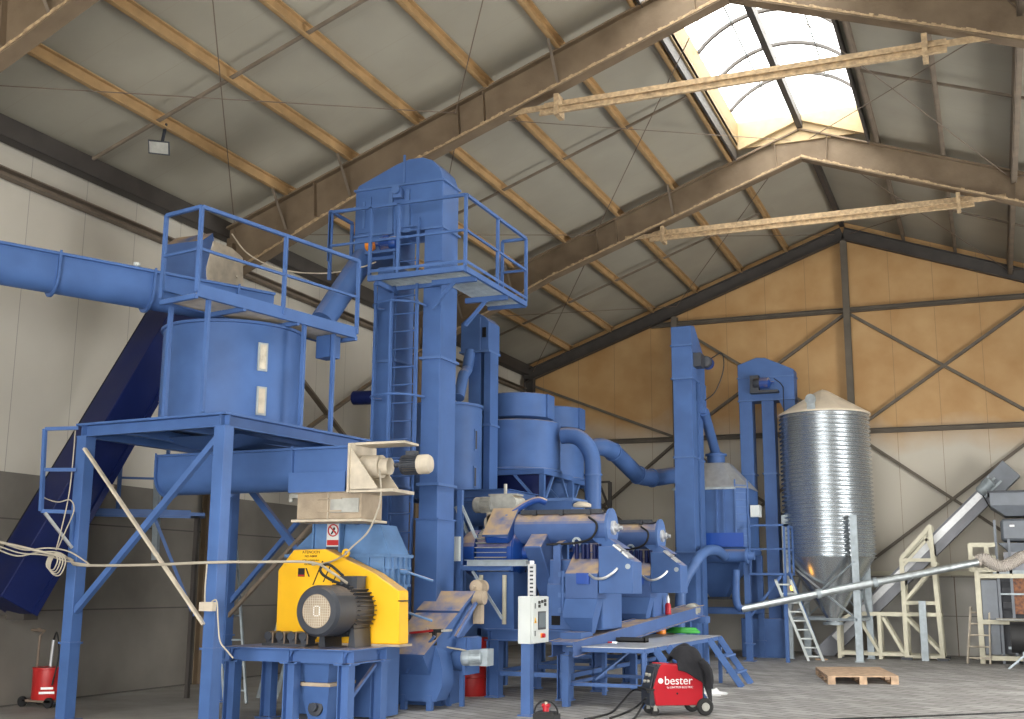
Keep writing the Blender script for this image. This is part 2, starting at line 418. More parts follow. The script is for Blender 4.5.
# unseen front wall behind the viewer; its added doorway sets the front light
struct(MB().prism([(XL-.3, YF-.1, 5.6), (XR+.3, YF-.1, 5.6), (XR+.3, YF-.1, ztop(XR)+.3), (XRID, YF-.1, ZR+.3), (XL-.3, YF-.1, ztop(XL)+.3)], (0, -.2, 0)), 'wall_front', 'wallsheet')
struct(MB().box(XL-.3, -9.5, YF-.3, YF-.1, 0, 5.6), 'wall_front', 'wallsheet')
struct(MB().box(4.5, XR+.3, YF-.3, YF-.1, 0, 5.6), 'wall_front', 'wallsheet')
# joints between the concrete panels of the gable
for i, x in enumerate((-10.2, -7.9, -5.6, -3.3, -1.0, 1.3, 3.6)):
    struct(MB().box(x-.012, x+.012, YB-.006, YB, 0, 1.98), 'trim_%d' % (i+1), 'rod')
# roof sheets, with the long opening for the ridge skylight
SXL, SXR, SY1 = -4.65, -1.95, 24.25
RZ = .24
def roof(x0, x1, y0, y1):
    z0, z1 = ztop(x0)+RZ, ztop(x1)+RZ
    return MB().hexa([(x0, y0, z0), (x1, y0, z1), (x1, y1, z1), (x0, y1, z0), (x0, y0, z0+.1), (x1, y0, z1+.1), (x1, y1, z1+.1), (x0, y1, z0+.1)])
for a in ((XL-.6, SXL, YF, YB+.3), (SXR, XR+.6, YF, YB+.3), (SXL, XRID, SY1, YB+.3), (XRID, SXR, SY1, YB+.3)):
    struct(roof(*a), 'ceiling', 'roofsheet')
# portal frames
FY = (9.7, 16.8, 24.3)
def ibeam_rafter(y, side):
    x0 = XL+.15 if side < 0 else XR-.15
    d, k = .62, .98
    mb = MB(); t = .034; crust = MB(); rnd = random.Random(int(y*10)+side)
    def pt(x, off): return V((x, y, ztop(x)-off))
    # web, deepened towards the column
    xs = [XRID, XRID+(x0-XRID)*.62, x0]; dep = [d*1.06, d*1.06, k]
    for i in range(2):
        a, b = xs[i], xs[i+1]
        mb.prism([pt(a, 0), pt(b, 0), pt(b, dep[i+1]), pt(a, dep[i])], (0, .014, 0))
        for zz in (0, 1):
            p, q = pt(a, dep[i]*zz), pt(b, dep[i+1]*zz)
            mb.bar(p+V((0, .007, 0)), q+V((0, .007, 0)), .24, t, (0, 0, 1))
            if zz:       # dust heaped along the edge of the lower flange
                n_ = int((p-q).length/.07)
                for j in range(n_):
                    u, w = p.lerp(q, j/n_), p.lerp(q, (j+1)/n_); h_ = rnd.uniform(.02, .055)
                    crust.bar(u+V((0, -.10, h_/2+.01)), w+V((0, -.10, h_/2+.01)), .05, h_, (0, 0, 1))
    for f in (.06, .45, .50, .80):
        x = XRID+(x0-XRID)*f; mb.bar(pt(x, 0)+V((0, .007, 0)), pt(x+(.04 if side < 0 else -.04), d*1.06)+V((0, .007, 0)), .014, .20, (0, 1, 0))
    return mb, crust
for y in FY:
    for sd in (-1, 1):
        mb, crust = ibeam_rafter(y, sd)
        bo = struct(mb, 'roof_beam', 'rafter'); crust.build('dust_ridge', 'strap', bo, smooth=False)
        x = XL+.2 if sd < 0 else XR-.2
        struct(MB().ibeam((x, y, 0), (x, y, ztop(x)-.3), .34, .24, .022, (1, 0, 0)), 'wall_column', 'rafter')
# gable frame
for sd, x0 in ((-1, XL), (1, XR)):
    struct(MB().ibeam((XRID, YB-.2, ZR-.17), (x0, YB-.2, ztop(x0)-.17), .34, .2, .02, (0, 0, 1)), 'roof_beam', 'rafterdark')
    struct(MB().ibeam((x0-sd*.2, YB-.2, 0), (x0-sd*.2, YB-.2, ztop(x0)-.2), .3, .2, .02, (1, 0, 0)), 'wall_column', 'rafterdark')
for x in (-8.12, XRID, 1.5):
    struct(MB().ibeam((x, YB-.13, 0), (x, YB-.13, ztop(x)-.36), .2, .17, .015, (0, 1, 0)), 'wall_column', 'girt')
for z in (9.15, 5.8):
    h = (ZR-.3-z)/SL
    struct(MB().channel((max(XL, XRID-h), YB-.02, z), (min(XR, XRID+h), YB-.02, z), .13, .12), 'wall_girt', 'girt')
struct(MB().channel((XL, YB-.02, 2.06), (XR, YB-.02, 2.06), .10, .1), 'wall_girt', 'cream')
for x0, x1 in ((-12.6, -8.12), (-8.12, XRID), (XRID, 1.5), (1.5, 6.0)):
    for z0, z1 in ((9.05, 5.85), (5.7, 2.2)):
        zz = z0
        if z0 > 8 and x0 < -12: zz = 7.6
        if z0 > 8 and x1 > 5: continue
        struct(MB().bar((x0+.06, YB-.05, zz), (x1-.06, YB-.05, z1), .09, .075), 'wall_brace', 'girt')
        if zz != 7.6: struct(MB().bar((x0+.06, YB-.06, z1), (x1-.06, YB-.06, z0), .09, .075), 'wall_brace', 'girt')
# purlins
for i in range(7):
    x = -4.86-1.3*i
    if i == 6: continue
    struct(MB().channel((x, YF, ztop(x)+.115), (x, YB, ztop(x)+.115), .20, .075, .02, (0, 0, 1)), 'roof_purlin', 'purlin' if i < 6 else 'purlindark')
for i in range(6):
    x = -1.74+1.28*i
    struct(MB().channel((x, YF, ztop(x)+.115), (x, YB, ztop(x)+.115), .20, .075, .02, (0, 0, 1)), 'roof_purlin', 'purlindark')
# deep eave-to-eave struts that run below the purlins
struct(MB().channel((.82, YF, ztop(.82)-.12), (.82, YB-.2, ztop(.82)-.12), .26, .1, .02), 'roof_strut', 'purlindark')
struct(MB().box(XRID-.06, XRID+.06, YF, YB-.2, ZR+.03, ZR+.25), 'ridge_beam', 'rafterdark')
struct(MB().channel((-12.6, YF, 8.06), (-12.6, YB, 8.06), .30, .22, .02, (0, 0, 1), -1), 'eave_beam', 'rafterdark')
struct(MB().channel((-12.82, YF, 7.45), (-12.82, YB, 7.45), .13, .14, .02), 'wall_girt', 'purlindark')
# sag bars across the purlins in the middle of each bay
for y in (5.9, 13.2, 20.5, 28.1):
    struct(MB().bar((-12.55, y, ztop(-12.55)+.06), (-4.86, y, ztop(-4.86)+.06), .045, .045), 'sag_bar', 'purlindark')
    struct(MB().bar((-1.74, y, ztop(-1.74)+.06), (5.9, y, ztop(5.9)+.06), .045, .045), 'sag_bar', 'purlindark')
# wind bracing rods under the roof
def rod(a, b, r=.009): struct(MB().cyl(a, b, r, n=6), 'brace_rod', 'rod')
fy = (2.6,)+FY+(YB-.3,)
for i in range(4):
    y0, y1 = fy[i]+.1, fy[i+1]-.1
    for xa, xb in ((-12.4, -8.0), (-8.0, -3.5), (-3.1, .8), (.8, 5.9)):
        rod((xa, y0, ztop(xa)-.16), (xb, y1, ztop(xb)-.16)); rod((xa, y1, ztop(xa)-.18), (xb, y0, ztop(xb)-.18))
# knee braces from purlin to the lower flange
for y in FY:
    for x in (-11.36, -10.06, -6.16):
        struct(MB().bar((x, y-.5, ztop(x)+.02), (x, y-.02, ztop(x)-.6), .05, .008), 'knee_brace', 'purlindark')
# wall bracing seen behind the tank
for y0, y1 in ((17.1, 24.0), (24.6, 31.4)):
    struct(MB().bar((-12.72, y0, 3.3), (-12.72, y1, 7.0), .12, .05), 'wall_brace', 'purlindark')
    struct(MB().bar((-12.66, y0, 7.0), (-12.66, y1, 3.3), .12, .05), 'wall_brace', 'purlindark')
# tie bars: two flat bars side by side, crusted with dust
for y, px, py in ((16.8, 528, 112), (24.3, 640, 238)):
    p = at(px, py, Y=y); q = V((2*XRID-p.x, y, p.z))
    mb = MB()
    for k in (0, 1):
        dz = .085*k
        mb.channel(p+V((.25, -.10+.2*k, -.09+2.1*dz)), q+V((-.25, -.10+.2*k, -.09+2.1*dz)), .13, .05, .02, side=1-2*k)
    for e, s_ in ((p, 1), (q, -1)):
        mb.bar(e+V((-.35*s_, 0, .03)), e+V((.5*s_, -.06, .0)), .02, .1)
        mb.box(e.x+.55*s_-.04, e.x+.55*s_+.04, y-.15, y+.15, e.z-.18, e.z+.18)
    struct(mb, 'tie_bar', 'strap')
# the skylight: curb, hoops, glazing
zc = ztop(SXL)+RZ
mb = MB()
for x in (SXL, SXR): mb.box(x-.04 if x < XRID else x, x if x < XRID else x+.04, YF, SY1, zc-.02, zc+.62)
struct(mb, 'trim_8', 'sidecurb')
struct(MB().prism([(SXL, SY1, zc), (SXR, SY1, zc), (SXR, SY1, zc+.62), (SXL, SY1, zc+.62)], (0, .05, 0)), 'trim_9', 'curb')
struct(MB().box(SXL-.09, SXL-.04, YF, SY1, zc-.28, zc+.05), 'trim_10', 'rafterdark')
struct(MB().box(SXR+.04, SXR+.09, YF, SY1, zc-.28, zc+.05), 'trim_11', 'rafterdark')
struct(MB().bar((SXL, SY1-.06, zc), (XRID, SY1-.06, ZR+.26), .08, .12), 'trim_12', 'curb')
struct(MB().bar((XRID, SY1-.06, ZR+.26), (SXR, SY1-.06, zc), .08, .12), 'trim_13', 'curb')
R0 = 1.75; hw = (SXR-SXL)/2; a0 = math.asin(hw/R0); cz = zc+.62-R0*cos(a0)
pr = [(XRID+R0*sin(t), cz+R0*cos(t)) for t in (-a0+2*a0*i/16 for i in range(17))]
mb = MB()
for i in range(16):
    (xa, za), (xb, zb) = pr[i], pr[i+1]
    mb.add([(xa, YF, za), (xb, YF, zb), (xb, SY1, zb), (xa, SY1, za)], [(0, 1, 2, 3)])
struct(mb, 'window_1', 'poly')
y = SY1-.75
k = 14
while y > 0:
    mb = MB()
    for i in range(16): mb.bar((pr[i][0], y, pr[i][1]-.02), (pr[i+1][0], y, pr[i+1][1]-.02), .08, .07)
    struct(mb, 'trim_%d' % k, 'rafterdark'); k += 1; y -= 1.5
for x in (-3.98, -2.62):
    z = cz+sqrt(R0*R0-(x-XRID)**2)-.03
    struct(MB().bar((x, YF, z), (x, SY1, z), .03, .03), 'trim_%d' % k, 'galvdull'); k += 1
mb = MB().prism([(XRID+R0*sin(t), SY1, cz+R0*cos(t)) for t in (-a0+2*a0*i/16 for i in range(17))], (0, .05, 0))
struct(mb, 'trim_%d' % k, 'poly')
# floodlight under the second purlin
p = at(160, 147, Y=13.3)
t = thing('floodlight', p, 'small black floodlight hanging under the roof near the left wall', 'floodlight')
fn = V((.25, -.80, -.55)).normalized(); fs_ = V((1, .12, -.28)); fs_ = (fs_-fn*fs_.dot(fn)).normalized(); ft = fn.cross(fs_)
def slab(a, b, w0, w1, h0, h1): return MB().hexa([p+fn*a+fs_*u*w0+ft*v*h0 for u, v in ((-1, -1), (1, -1), (1, 1), (-1, 1))]+[p+fn*b+fs_*u*w1+ft*v*h1 for u, v in ((-1, -1), (1, -1), (1, 1), (-1, 1))])
slab(-.10, .05, .10, .17, .06, .11).build('housing', 'dark', t, bevel=.006)
slab(.05, .056, .145, .145, .085, .085).build('lens', 'motorgrey', t)
MB().bar(p-fn*.06, V((p.x, p.y+.1, ztop(p.x)+.1)), .04, .03).build('bracket', 'dark', t)

# ------------------------------------------------------------------ shared builders
def on_cyl(px, py, cx, cy, r):
    d = at(px, py, Y=cy)-EYE; a = d.x**2+d.y**2; ox, oy = EYE.x-cx, EYE.y-cy
    b = ox*d.x+oy*d.y; c = ox*ox+oy*oy-r*r
    return EYE+d*((-b-sqrt(max(0, b*b-a*c)))/a)
def electric_motor(name, parent, p, d, r, L, m='motorgrey', fan='motorgrey', box=None, cap=True):
    """finned motor from p along d: returns the body (fan cover, fins, terminal box are its pieces)"""
    p, d = V(p), V(d).normalized()
    o = MB().cyl(p, p+d*L*.72, r*.9, n=28).build(name, m, parent)
    MB().lathe([(r*.55, -.06*L), (r*.85, -.03*L), (r, .04*L), (r, .28*L), (r*.9, .285*L)], p, d, 28).build('fan_cover', fan, o)
    mb = MB()
    for k in range(26):
        a = 2*pi*k/26; u = d.orthogonal().normalized(); w = d.cross(u); e = u*cos(a)+w*sin(a)
        mb.bar(p+d*L*.29+e*r*.94, p+d*L*.7+e*r*.94, .008, r*.2, e)
    mb.build('cooling_fins', m, o, smooth=False)
    MB().lathe([(r*.98, 0), (r*.98, .05*L), (r*.5, .12*L), (r*.2, .14*L), (r*.2, .3*L)], p+d*L*.70, d, 28).build('end_shield', m, o)
    if box:
        c = p+d*L*.5+V((0, 0, r*1.12)); s = box
        s_ = d.cross(V((0, 0, 1))).normalized()
        MB().hexa([c+d*a*s+s_*b*s*.8+V((0, 0, -s*.4)) for a, b in ((-1, -1), (1, -1), (1, 1), (-1, 1))] + [c+d*a*s+s_*b*s*.8+V((0, 0, s*.5)) for a, b in ((-1, -1), (1, -1), (1, 1), (-1, 1))]).build('terminal_box', m, o, bevel=.006)
    return o
def rail_run(t, pts, h=1.08, mids=1, m='blue', post=.045, posts=None):
    """guard rail: a post at every point, top rail, knee rail as separate parts"""
    for p in pts: MB().bar(V(p), V(p)+V((0, 0, h)), post, post, (0, 1, 0)).build('rail_post', m, t)
    for a, b in zip(pts[:-1], pts[1:]):
        MB().bar(V(a)+V((0, 0, h)), V(b)+V((0, 0, h)), post, post).build('hand_rail', m, t)
        for k in range(mids):
            z = h*(k+1)/(mids+1); MB().bar(V(a)+V((0, 0, z)), V(b)+V((0, 0, z)), post*.75, post*.75).build('knee_rail', m, t)
def ladder(t, p, q, side, w, n, m, rw=.05, rt=.025, rung=.014):
    """two rails from p to q spaced w along side, n rungs"""
    p, q, s = V(p), V(q), V(side).normalized()
    for k in (-.5, .5): MB().bar(p+s*w*k, q+s*w*k, rt, rw, s.cross(q-p)).build('rail', m, t)
    for i in range(n):
        c = p.lerp(q, (i+.5)/n); MB().cyl(c-s*w/2, c+s*w/2, rung, n=8).build('rung', m, t)

# ------------------------------------------------------------------ steel tower with the feed tank
RT = -radians(5.5)
TF = V((-10.90, 11.75, 0)); tr = V((cos(RT), sin(RT), 0)); tb = V((-sin(RT), cos(RT), 0))
def TP(x, y, z): return TF+tr*x+tb*y+V((0, 0, z))
TW, TD, TZ = 2.35, 2.85, 3.72
t = thing('tank_tower', TF, 'tall blue steel tower of braced legs carrying the round feed tank', 'tower', rot=RT)
for x, y in ((0, 0), (TW, 0), (TW, TD), (0, TD)):
    l = MB().bar(TP(x, y, .02), TP(x, y, TZ-.15), .17, .17, tb).build('leg', 'blue', t, bevel=.006)
    MB().bar(TP(x, y, .93), TP(x, y, .955), .21, .21, tb).bar(TP(x, y, 0), TP(x, y, .02), .3, .3, tb).build('flange', 'blue', l)
def tbeam(a, b): MB().channel(a, b, .16, .09, .014, side=1).bar(a+V((0, 0, .0)), b+V((0, 0, .0)), .02, .15).build('top_beam', 'blue', t)
e = .085
tbeam(TP(-e, 0, TZ-.08), TP(TW+e, 0, TZ-.08)); tbeam(TP(TW, -e, TZ-.08), TP(TW, TD+e, TZ-.08)); tbeam(TP(TW+e, TD, TZ-.08), TP(-e, TD, TZ-.08)); tbeam(TP(0, TD+e, TZ-.08), TP(0, -e, TZ-.08))
for x in (.7, 1.65): MB().bar(TP(x, 0, TZ-.1), TP(x, TD, TZ-.1), .08, .12).build('joist', 'blue', t)
MB().hexa([TP(x, y, z) for z in (TZ-.01, TZ+.015) for x, y in ((-.1, -.1), (TW+.1, -.1), (TW+.1, TD+.1), (-.1, TD+.1))]).build('deck_plate', 'blue', t)
MB().bar(TP(TW-.05, -.02, 3.45), TP(.05, -.02, 1.32), .075, .075).build('brace', 'blue', t)
MB().bar(TP(.05, TD, 3.4), TP(TW-.05, TD, 1.2), .075, .075).build('brace', 'blue', t)
MB().bar(TP(TW-.05, TD-.02, 3.2), TP(.05, TD-.02, 1.2), .05, .05).build('brace', 'purlindark', t)
MB().bar(TP(.09, -.10, 3.4), TP(TW-.06, -.10, 1.22), .05, .03).build('tie_strip', 'tanlight', t)['label'] = 'pale dusty flat bar across the front'
MB().bar(at(240, 478, Y=14.55), at(297, 553, Y=14.55), .05, .05).build('brace', 'blue', t)
MB().bar(at(318, 498, Y=14.6), at(221, 613, Y=14.6), .065, .06).build('brace', 'blue', t)
tc = TP(1.13, 1.45, 0); TR = .95
t = thing('feed_tank', (tc.x, tc.y, TZ+.015), 'round blue tank with two sight glasses standing on the steel tower', 'tank')
B = V((tc.x, tc.y, 0))
MB().lathe([(TR+.03, TZ+.016), (TR+.03, TZ+.04), (TR, TZ+.041), (TR, 5.08), (TR+.035, 5.085), (TR+.035, 5.12), (0, 5.16)], B, n=56).build('shell', 'blue', t)
for px, py, dh in ((262.5, 357, .36), (261, 401, .36)):
    c = on_cyl(px, py, tc.x, tc.y, TR); n_ = V((c.x-tc.x, c.y-tc.y, 0)).normalized(); s_ = n_.cross(V((0, 0, 1)))
    w = MB().bar(c-V((0, 0, .19)), c+V((0, 0, .19)), .14, .03, n_).build('sight_window', 'galvdull', t)
    MB().bar(c+n_*.012-V((0, 0, .165)), c+n_*.012+V((0, 0, .165)), .09, .02, n_).build('pane', 'glasspane' if py < 380 else 'tanlight', w)
t2 = thing('tank_outlet_hopper', (tc.x, tc.y, 3.45), 'dark blue square outlet hopper hanging between the round tank and its screw conveyor', 'hopper')
MB().frustum((tc.x-.35, tc.x+.3, tc.y-.3, tc.y+.3, 3.485), (tc.x-.7, tc.x+.7, tc.y-.7, tc.y+.7, 3.6)).build('cone', 'blue', t2)
# ---- screw conveyor under the tower
SZ = 3.17
sa, sb = at(170, 472, Y=13.22), at(362, 464, Y=13.12)
sa.z = sb.z = SZ
t = thing('screw_conveyor', (sa.x, sa.y, SZ-.3), 'blue U-shaped screw conveyor under the tank tower, driven by a dusty gear motor', 'conveyor')
MB().trough(sa, sb, .27).build('trough', 'blue', t)
dd = (sb-sa).normalized()
for f in (0, .32, .72): MB().uring(sa.lerp(sb, f), dd, .27, .025, .045).build('flange', 'blue', t)
MB().bar(sa.lerp(sb, .8)+V((-.3, -.29, -.18)), sa.lerp(sb, .8)+V((.55, -.29, -.18)), .02, .26).build('side_plate', 'blue', t)
hp = V((0, -1, 0))
ep = MB().bar(sb+dd*.0-V((0, 0, .33)), sb-V((0, 0, -.30)), .66, .03, dd).build('end_plate', 'tanlight', t)
mb = MB()
for yy in (-.3, .3): mb.prism([sb+V((0, yy, -.3)), sb+V((.42, yy, -.3)), sb+V((0, yy, .25))], (0, .02, 0))
mb.box(sb.x, sb.x+.62, sb.y-.3, sb.y+.3, SZ-.33, SZ-.29).build('motor_bracket', 'tanlight', t)
g = MB().cyl(sb+V((.03, 0, .02)), sb+V((.30, 0, .02)), .15, n=24).cyl(sb+V((.3, 0, .02)), sb+V((.42, 0, .02)), .11, n=20).build('gearbox', 'tanlight', t)
electric_motor('motor', t, sb+V((.98, 0, .03)), (-1, 0, 0), .125, .5, 'dark', 'tanlight', .07)
MB().box(sb.x-.1, sb.x+.72, sb.y-.2, sb.y+.2, SZ+.29, SZ+.32).build('dust_cover', 'tanlight', t)

# ---- walkway beside the tank
WA = radians(78.5); wd = V((cos(WA), sin(WA), 0)); wn = V((-sin(WA), cos(WA), 0))
w0 = at(197, 291, Z=5.2); L = (at(360, 325, Z=5.2)-w0).dot(wd)
L += .42
def WP(s, k, z): return w0+wd*s+wn*k+V((0, 0, z-5.2))
WW = .66
t = thing('walkway', WP(L/2, WW/2, 5.15), 'narrow blue catwalk with guard rails along the top of the round tank', 'walkway')
MB().hexa([WP(s, k, z) for z in (5.165, 5.18) for s, k in ((0, 0), (L, 0), (L, WW), (0, WW))]).build('deck', 'tanlight', t)
for k in (0, WW):
    MB().channel(WP(0, k, 5.22), WP(L, k, 5.22), .16, .05, .01, side=1 if k else -1).build('side_beam', 'blue', t)
for s in (0, L*.27, L*.6, L): MB().bar(WP(s, 0, 5.14), WP(s, WW, 5.14), .05, .06).build('cross_beam', 'blue', t)
rail_run(t, [WP(0, WW, 5.2), WP(0, 0, 5.2), WP(L*.5, 0, 5.2), WP(L, 0, 5.2)])
for px, py, k in ((202, 412, 0), (164, 417, WW), (300, 428, 0), (330, 434, WW)):
    q = at(px, py, Z=TZ+.02); MB().bar(q, V((q.x, q.y, 5.16)), .05, .05, tb).build('support_post', 'blue', t)
eb = WP(L-.22, WW*.5, 4.98)
MB().bar(eb+V((0, 0, -.14)), eb+V((0, 0, .18)), .26, .22, wd).build('drip_box', 'blue', t)
# ---- big tube conveyor arriving from the left
ta, tb_ = V((-11.3, 9.45, 5.55)), V((-9.42, 13.5, 5.5))
ta = at(-30, 252, X=-11.35); ta.z = 5.55
t = thing('trough_conveyor', (ta.x, ta.y, 5.2), 'large blue trough conveyor crossing the upper left wall towards the tank top', 'conveyor')
dd = (tb_-ta).normalized()
MB().trough(ta, tb_, .235, .035, 20).build('trough', 'blue', t)
Lt = (tb_-ta).length
for f in (.03, .25, .56, .86):
    MB().uring(ta.lerp(tb_, f), dd, .235, .03, .05, 20).build('flange', 'blue', t)
p = ta.lerp(tb_, .52)+V((0, 0, .23)); MB().cyl(p, p+V((0, 0, .13)), .025, n=10).cyl(p+V((0, 0, .1)), p+V((0, 0, .14)), .045, n=10).build('lubricator', 'white', t)
MB().frustum((tb_.x-.25, tb_.x+.2, tb_.y-.5, tb_.y-.05, 5.165), (tb_.x-.25, tb_.x+.2, tb_.y-.5, tb_.y-.05, 5.3)).build('outlet', 'blue', t)

# ---- steep enclosed belt conveyor against the left wall
ca = at(14, 588, X=-12.15); cb = at(196, 280, X=-11.35)
cd = (cb-ca).normalized(); cs = cd.cross(V((0, 0, 1))).normalized(); cn = cs.cross(cd).normalized()
if cs.x < 0: cs = -cs
if cn.z < 0: cn = -cn
CWD, CH = .37, .26
t = thing('incline_conveyor', (ca.x, ca.y, ca.z-.4), 'steep navy blue enclosed conveyor rising along the left wall behind the tower', 'conveyor')
def CP(s, x, k): return ca+cd*s+cs*x+cn*k
CL = (cb-ca).length
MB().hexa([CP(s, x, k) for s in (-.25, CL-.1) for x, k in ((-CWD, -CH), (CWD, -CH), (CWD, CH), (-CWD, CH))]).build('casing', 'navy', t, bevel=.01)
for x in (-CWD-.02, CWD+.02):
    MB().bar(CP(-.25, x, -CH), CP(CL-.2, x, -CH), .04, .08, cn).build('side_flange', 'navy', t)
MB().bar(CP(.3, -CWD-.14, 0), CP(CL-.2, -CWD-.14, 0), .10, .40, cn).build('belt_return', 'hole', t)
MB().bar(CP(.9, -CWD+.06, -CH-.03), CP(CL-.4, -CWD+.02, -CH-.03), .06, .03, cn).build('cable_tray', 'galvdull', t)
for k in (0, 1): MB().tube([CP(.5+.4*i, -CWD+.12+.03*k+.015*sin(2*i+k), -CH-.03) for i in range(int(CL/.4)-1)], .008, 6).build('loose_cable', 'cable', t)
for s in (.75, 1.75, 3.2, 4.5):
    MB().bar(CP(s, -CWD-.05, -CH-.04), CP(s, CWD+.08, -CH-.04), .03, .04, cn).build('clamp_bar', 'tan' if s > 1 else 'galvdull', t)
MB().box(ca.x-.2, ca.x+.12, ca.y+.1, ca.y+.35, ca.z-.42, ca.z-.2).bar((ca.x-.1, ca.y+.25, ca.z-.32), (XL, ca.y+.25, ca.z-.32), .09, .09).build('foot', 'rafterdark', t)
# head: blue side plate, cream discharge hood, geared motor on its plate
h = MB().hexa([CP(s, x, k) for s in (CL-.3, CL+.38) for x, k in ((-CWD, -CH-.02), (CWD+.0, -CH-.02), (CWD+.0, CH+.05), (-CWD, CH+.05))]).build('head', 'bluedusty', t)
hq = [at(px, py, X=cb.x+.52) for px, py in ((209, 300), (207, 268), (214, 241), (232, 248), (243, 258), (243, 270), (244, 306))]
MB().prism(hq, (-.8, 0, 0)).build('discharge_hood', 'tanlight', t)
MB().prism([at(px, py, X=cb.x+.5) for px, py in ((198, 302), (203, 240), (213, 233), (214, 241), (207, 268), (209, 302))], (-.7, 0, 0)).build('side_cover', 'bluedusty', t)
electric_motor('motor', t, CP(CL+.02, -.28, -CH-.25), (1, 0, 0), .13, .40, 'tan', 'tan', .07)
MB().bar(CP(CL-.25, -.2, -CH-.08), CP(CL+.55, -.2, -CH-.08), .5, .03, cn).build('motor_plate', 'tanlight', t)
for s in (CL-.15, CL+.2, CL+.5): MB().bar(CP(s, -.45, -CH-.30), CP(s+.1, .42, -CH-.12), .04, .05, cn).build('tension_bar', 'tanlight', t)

# ---- maintenance gallery between wall and tower
t = thing('gallery', at(130, 512, Y=13.9), 'blue railed gallery beside the steep navy conveyor behind the tower legs', 'walkway')
ga, gb_ = at(92, 513, Y=13.8), at(205, 517, Y=14.8); ga.z = gb_.z = 2.72
MB().bar(ga, gb_, .7, .05).build('deck', 'blue', t)
MB().bar(ga+V((0, -.35, 0)), gb_+V((0, -.35, 0)), .06, .12).build('edge_beam', 'blue', t)
g2 = lambda f: ga.lerp(gb_, f)+V((0, .3, .02))
rail_run(t, [g2(.1), g2(.52), g2(.98)], 1.1)
for f in (.93,):
    p = ga.lerp(gb_, f); MB().bar(V((p.x, p.y, 0)), V((p.x, p.y, 2.69)), .06, .06, (0, 1, 0)).build('leg', 'rafterdark', t)
MB().bar(ga.lerp(gb_, .55)+V((0, 0, -.05)), V((ga.lerp(gb_, .95).x, ga.lerp(gb_, .95).y, 1.2)), .05, .05).build('brace', 'blue', t)
t = thing('platform_gate', at(60, 500, Y=11.3), 'small blue pipe guard frame left of the tower top with cable draped over it', 'railing')
c1, c2, c3, c4 = at(45, 429, Y=11.3), at(78, 428, Y=11.62), at(41, 511, Y=11.3), at(73, 512, Y=11.62)
for a, b, nm in ((c1, c3, 'post'), (c1, c2, 'rail'), (c3, c4, 'rail'), (c1.lerp(c3, .5), c2.lerp(c4, .5), 'rail'), (c4, at(72, 545, Y=11.66), 'post')): MB().bar(a, b, .045, .045).build(nm, 'blue', t)
MB().bar(at(45, 513, Y=11.3), at(72, 548, Y=11.66), .035, .035).build('brace', 'alu', t)

# ------------------------------------------------------------------ hammer mill with yellow belt guard
SYF, SYB = 12.3, 13.1
zs = .93
def sx(px, Y=SYF): return at(px, 650, Y=Y).x
xl, xm, xr = sx(234), sx(293), sx(347)
t = thing('motor_stand', ((xl+xr)/2, 12.7, 0), 'blue I-beam stand on stout legs below the yellow guarded motor', 'stand')
for y in (SYF, SYB):
    for i, x in enumerate((xl, xm, xr)):
        MB().ibeam((x, y, .02), (x, y, zs-.18), .15, .15, .014, (1, 0, 0)).box(x-.12, x+.12, y-.12, y+.12, 0, .02).build('leg', 'blue', t)
        MB().box(x-.12, x+.12, y-.1, y+.1, zs-.18, zs-.155).prism([(x-.09, y-.07, zs-.155), (x-.02, y-.07, zs-.155), (x+.05, y-.07, zs-.02), (x-.02, y-.07, zs-.02)], (0, .014, 0)).build('gusset', 'blue', t)
    MB().channel((xl-.12, y, zs-.09), (xr+.1, y, zs-.09), .16, .09, .014, side=-1).build('long_beam', 'blue', t)
for x in (xl, xm, xr):
    MB().channel((x, SYF-.1, zs-.09), (x, SYB+.1, zs-.09), .16, .09, .014).build('cross_beam', 'blue', t)
MB().box(xl-.12, xr+.12, SYF-.12, SYB+.12, zs-.012, zs+.0).build('top_plate', 'blue', t)
MB().bar((xr, SYF+.1, .35), (xr, SYB-.1, .72), .04, .04).build('brace', 'blue', t)
# bearings and clutter plate left
t = thing('bearing_blocks', (at(292, 632, Y=12.75).x, 12.75, zs), 'row of small dark bolted bearing blocks on the blue stand left of the motor', 'bearing')
bx = at(292, 632, Y=12.75).x
MB().box(bx-.34, bx+.30, 12.6, 12.9, zs+.001, zs+.03).build('base_plate', 'dark', t)
for k in range(4):
    x = bx-.27+.17*k
    MB().box(x-.05, x+.05, 12.66, 12.84, zs+.03, zs+.12).cyl((x, 12.62, zs+.12), (x, 12.88, zs+.12), .055, n=14).build('block', 'dark', t)
    MB().cyl((x+.06, 12.64, zs+.03), (x+.06, 12.64, zs+.17), .012, n=6).build('bolt', 'rod', t)
# motor
ax = at(317, 611, Y=12.2)
t = thing('main_motor', (ax.x, 12.7, zs), 'big dark grey electric motor with round grille in front of the yellow guard', 'motor')
MR = .305
MB().lathe([(MR*.66, -.02), (MR*.9, -.015), (MR, .03), (MR, .42), (MR*.9, .46)], (ax.x, 12.2, ax.z), (0, 1, 0), 44, caps=False).cyl((ax.x, 12.25, ax.z), (ax.x, 12.74, ax.z), MR*.9, n=32).build('fan_cover', 'dark', t)
gr = MB().cyl((ax.x, 12.192, ax.z), (ax.x, 12.22, ax.z), MR*.66, n=36).build('grille', 'tan', t)
mb = MB()
for k in range(-6, 7):
    h_ = sqrt(max(0, (MR*.62)**2-(k*.03)**2))
    mb.bar((ax.x-h_, 12.19, ax.z+k*.03), (ax.x+h_, 12.19, ax.z+k*.03), .006, .006).bar((ax.x+k*.03, 12.19, ax.z-h_), (ax.x+k*.03, 12.19, ax.z+h_), .006, .006)
mb.build('grille_wire', 'tanlight', gr)
bd = MB()
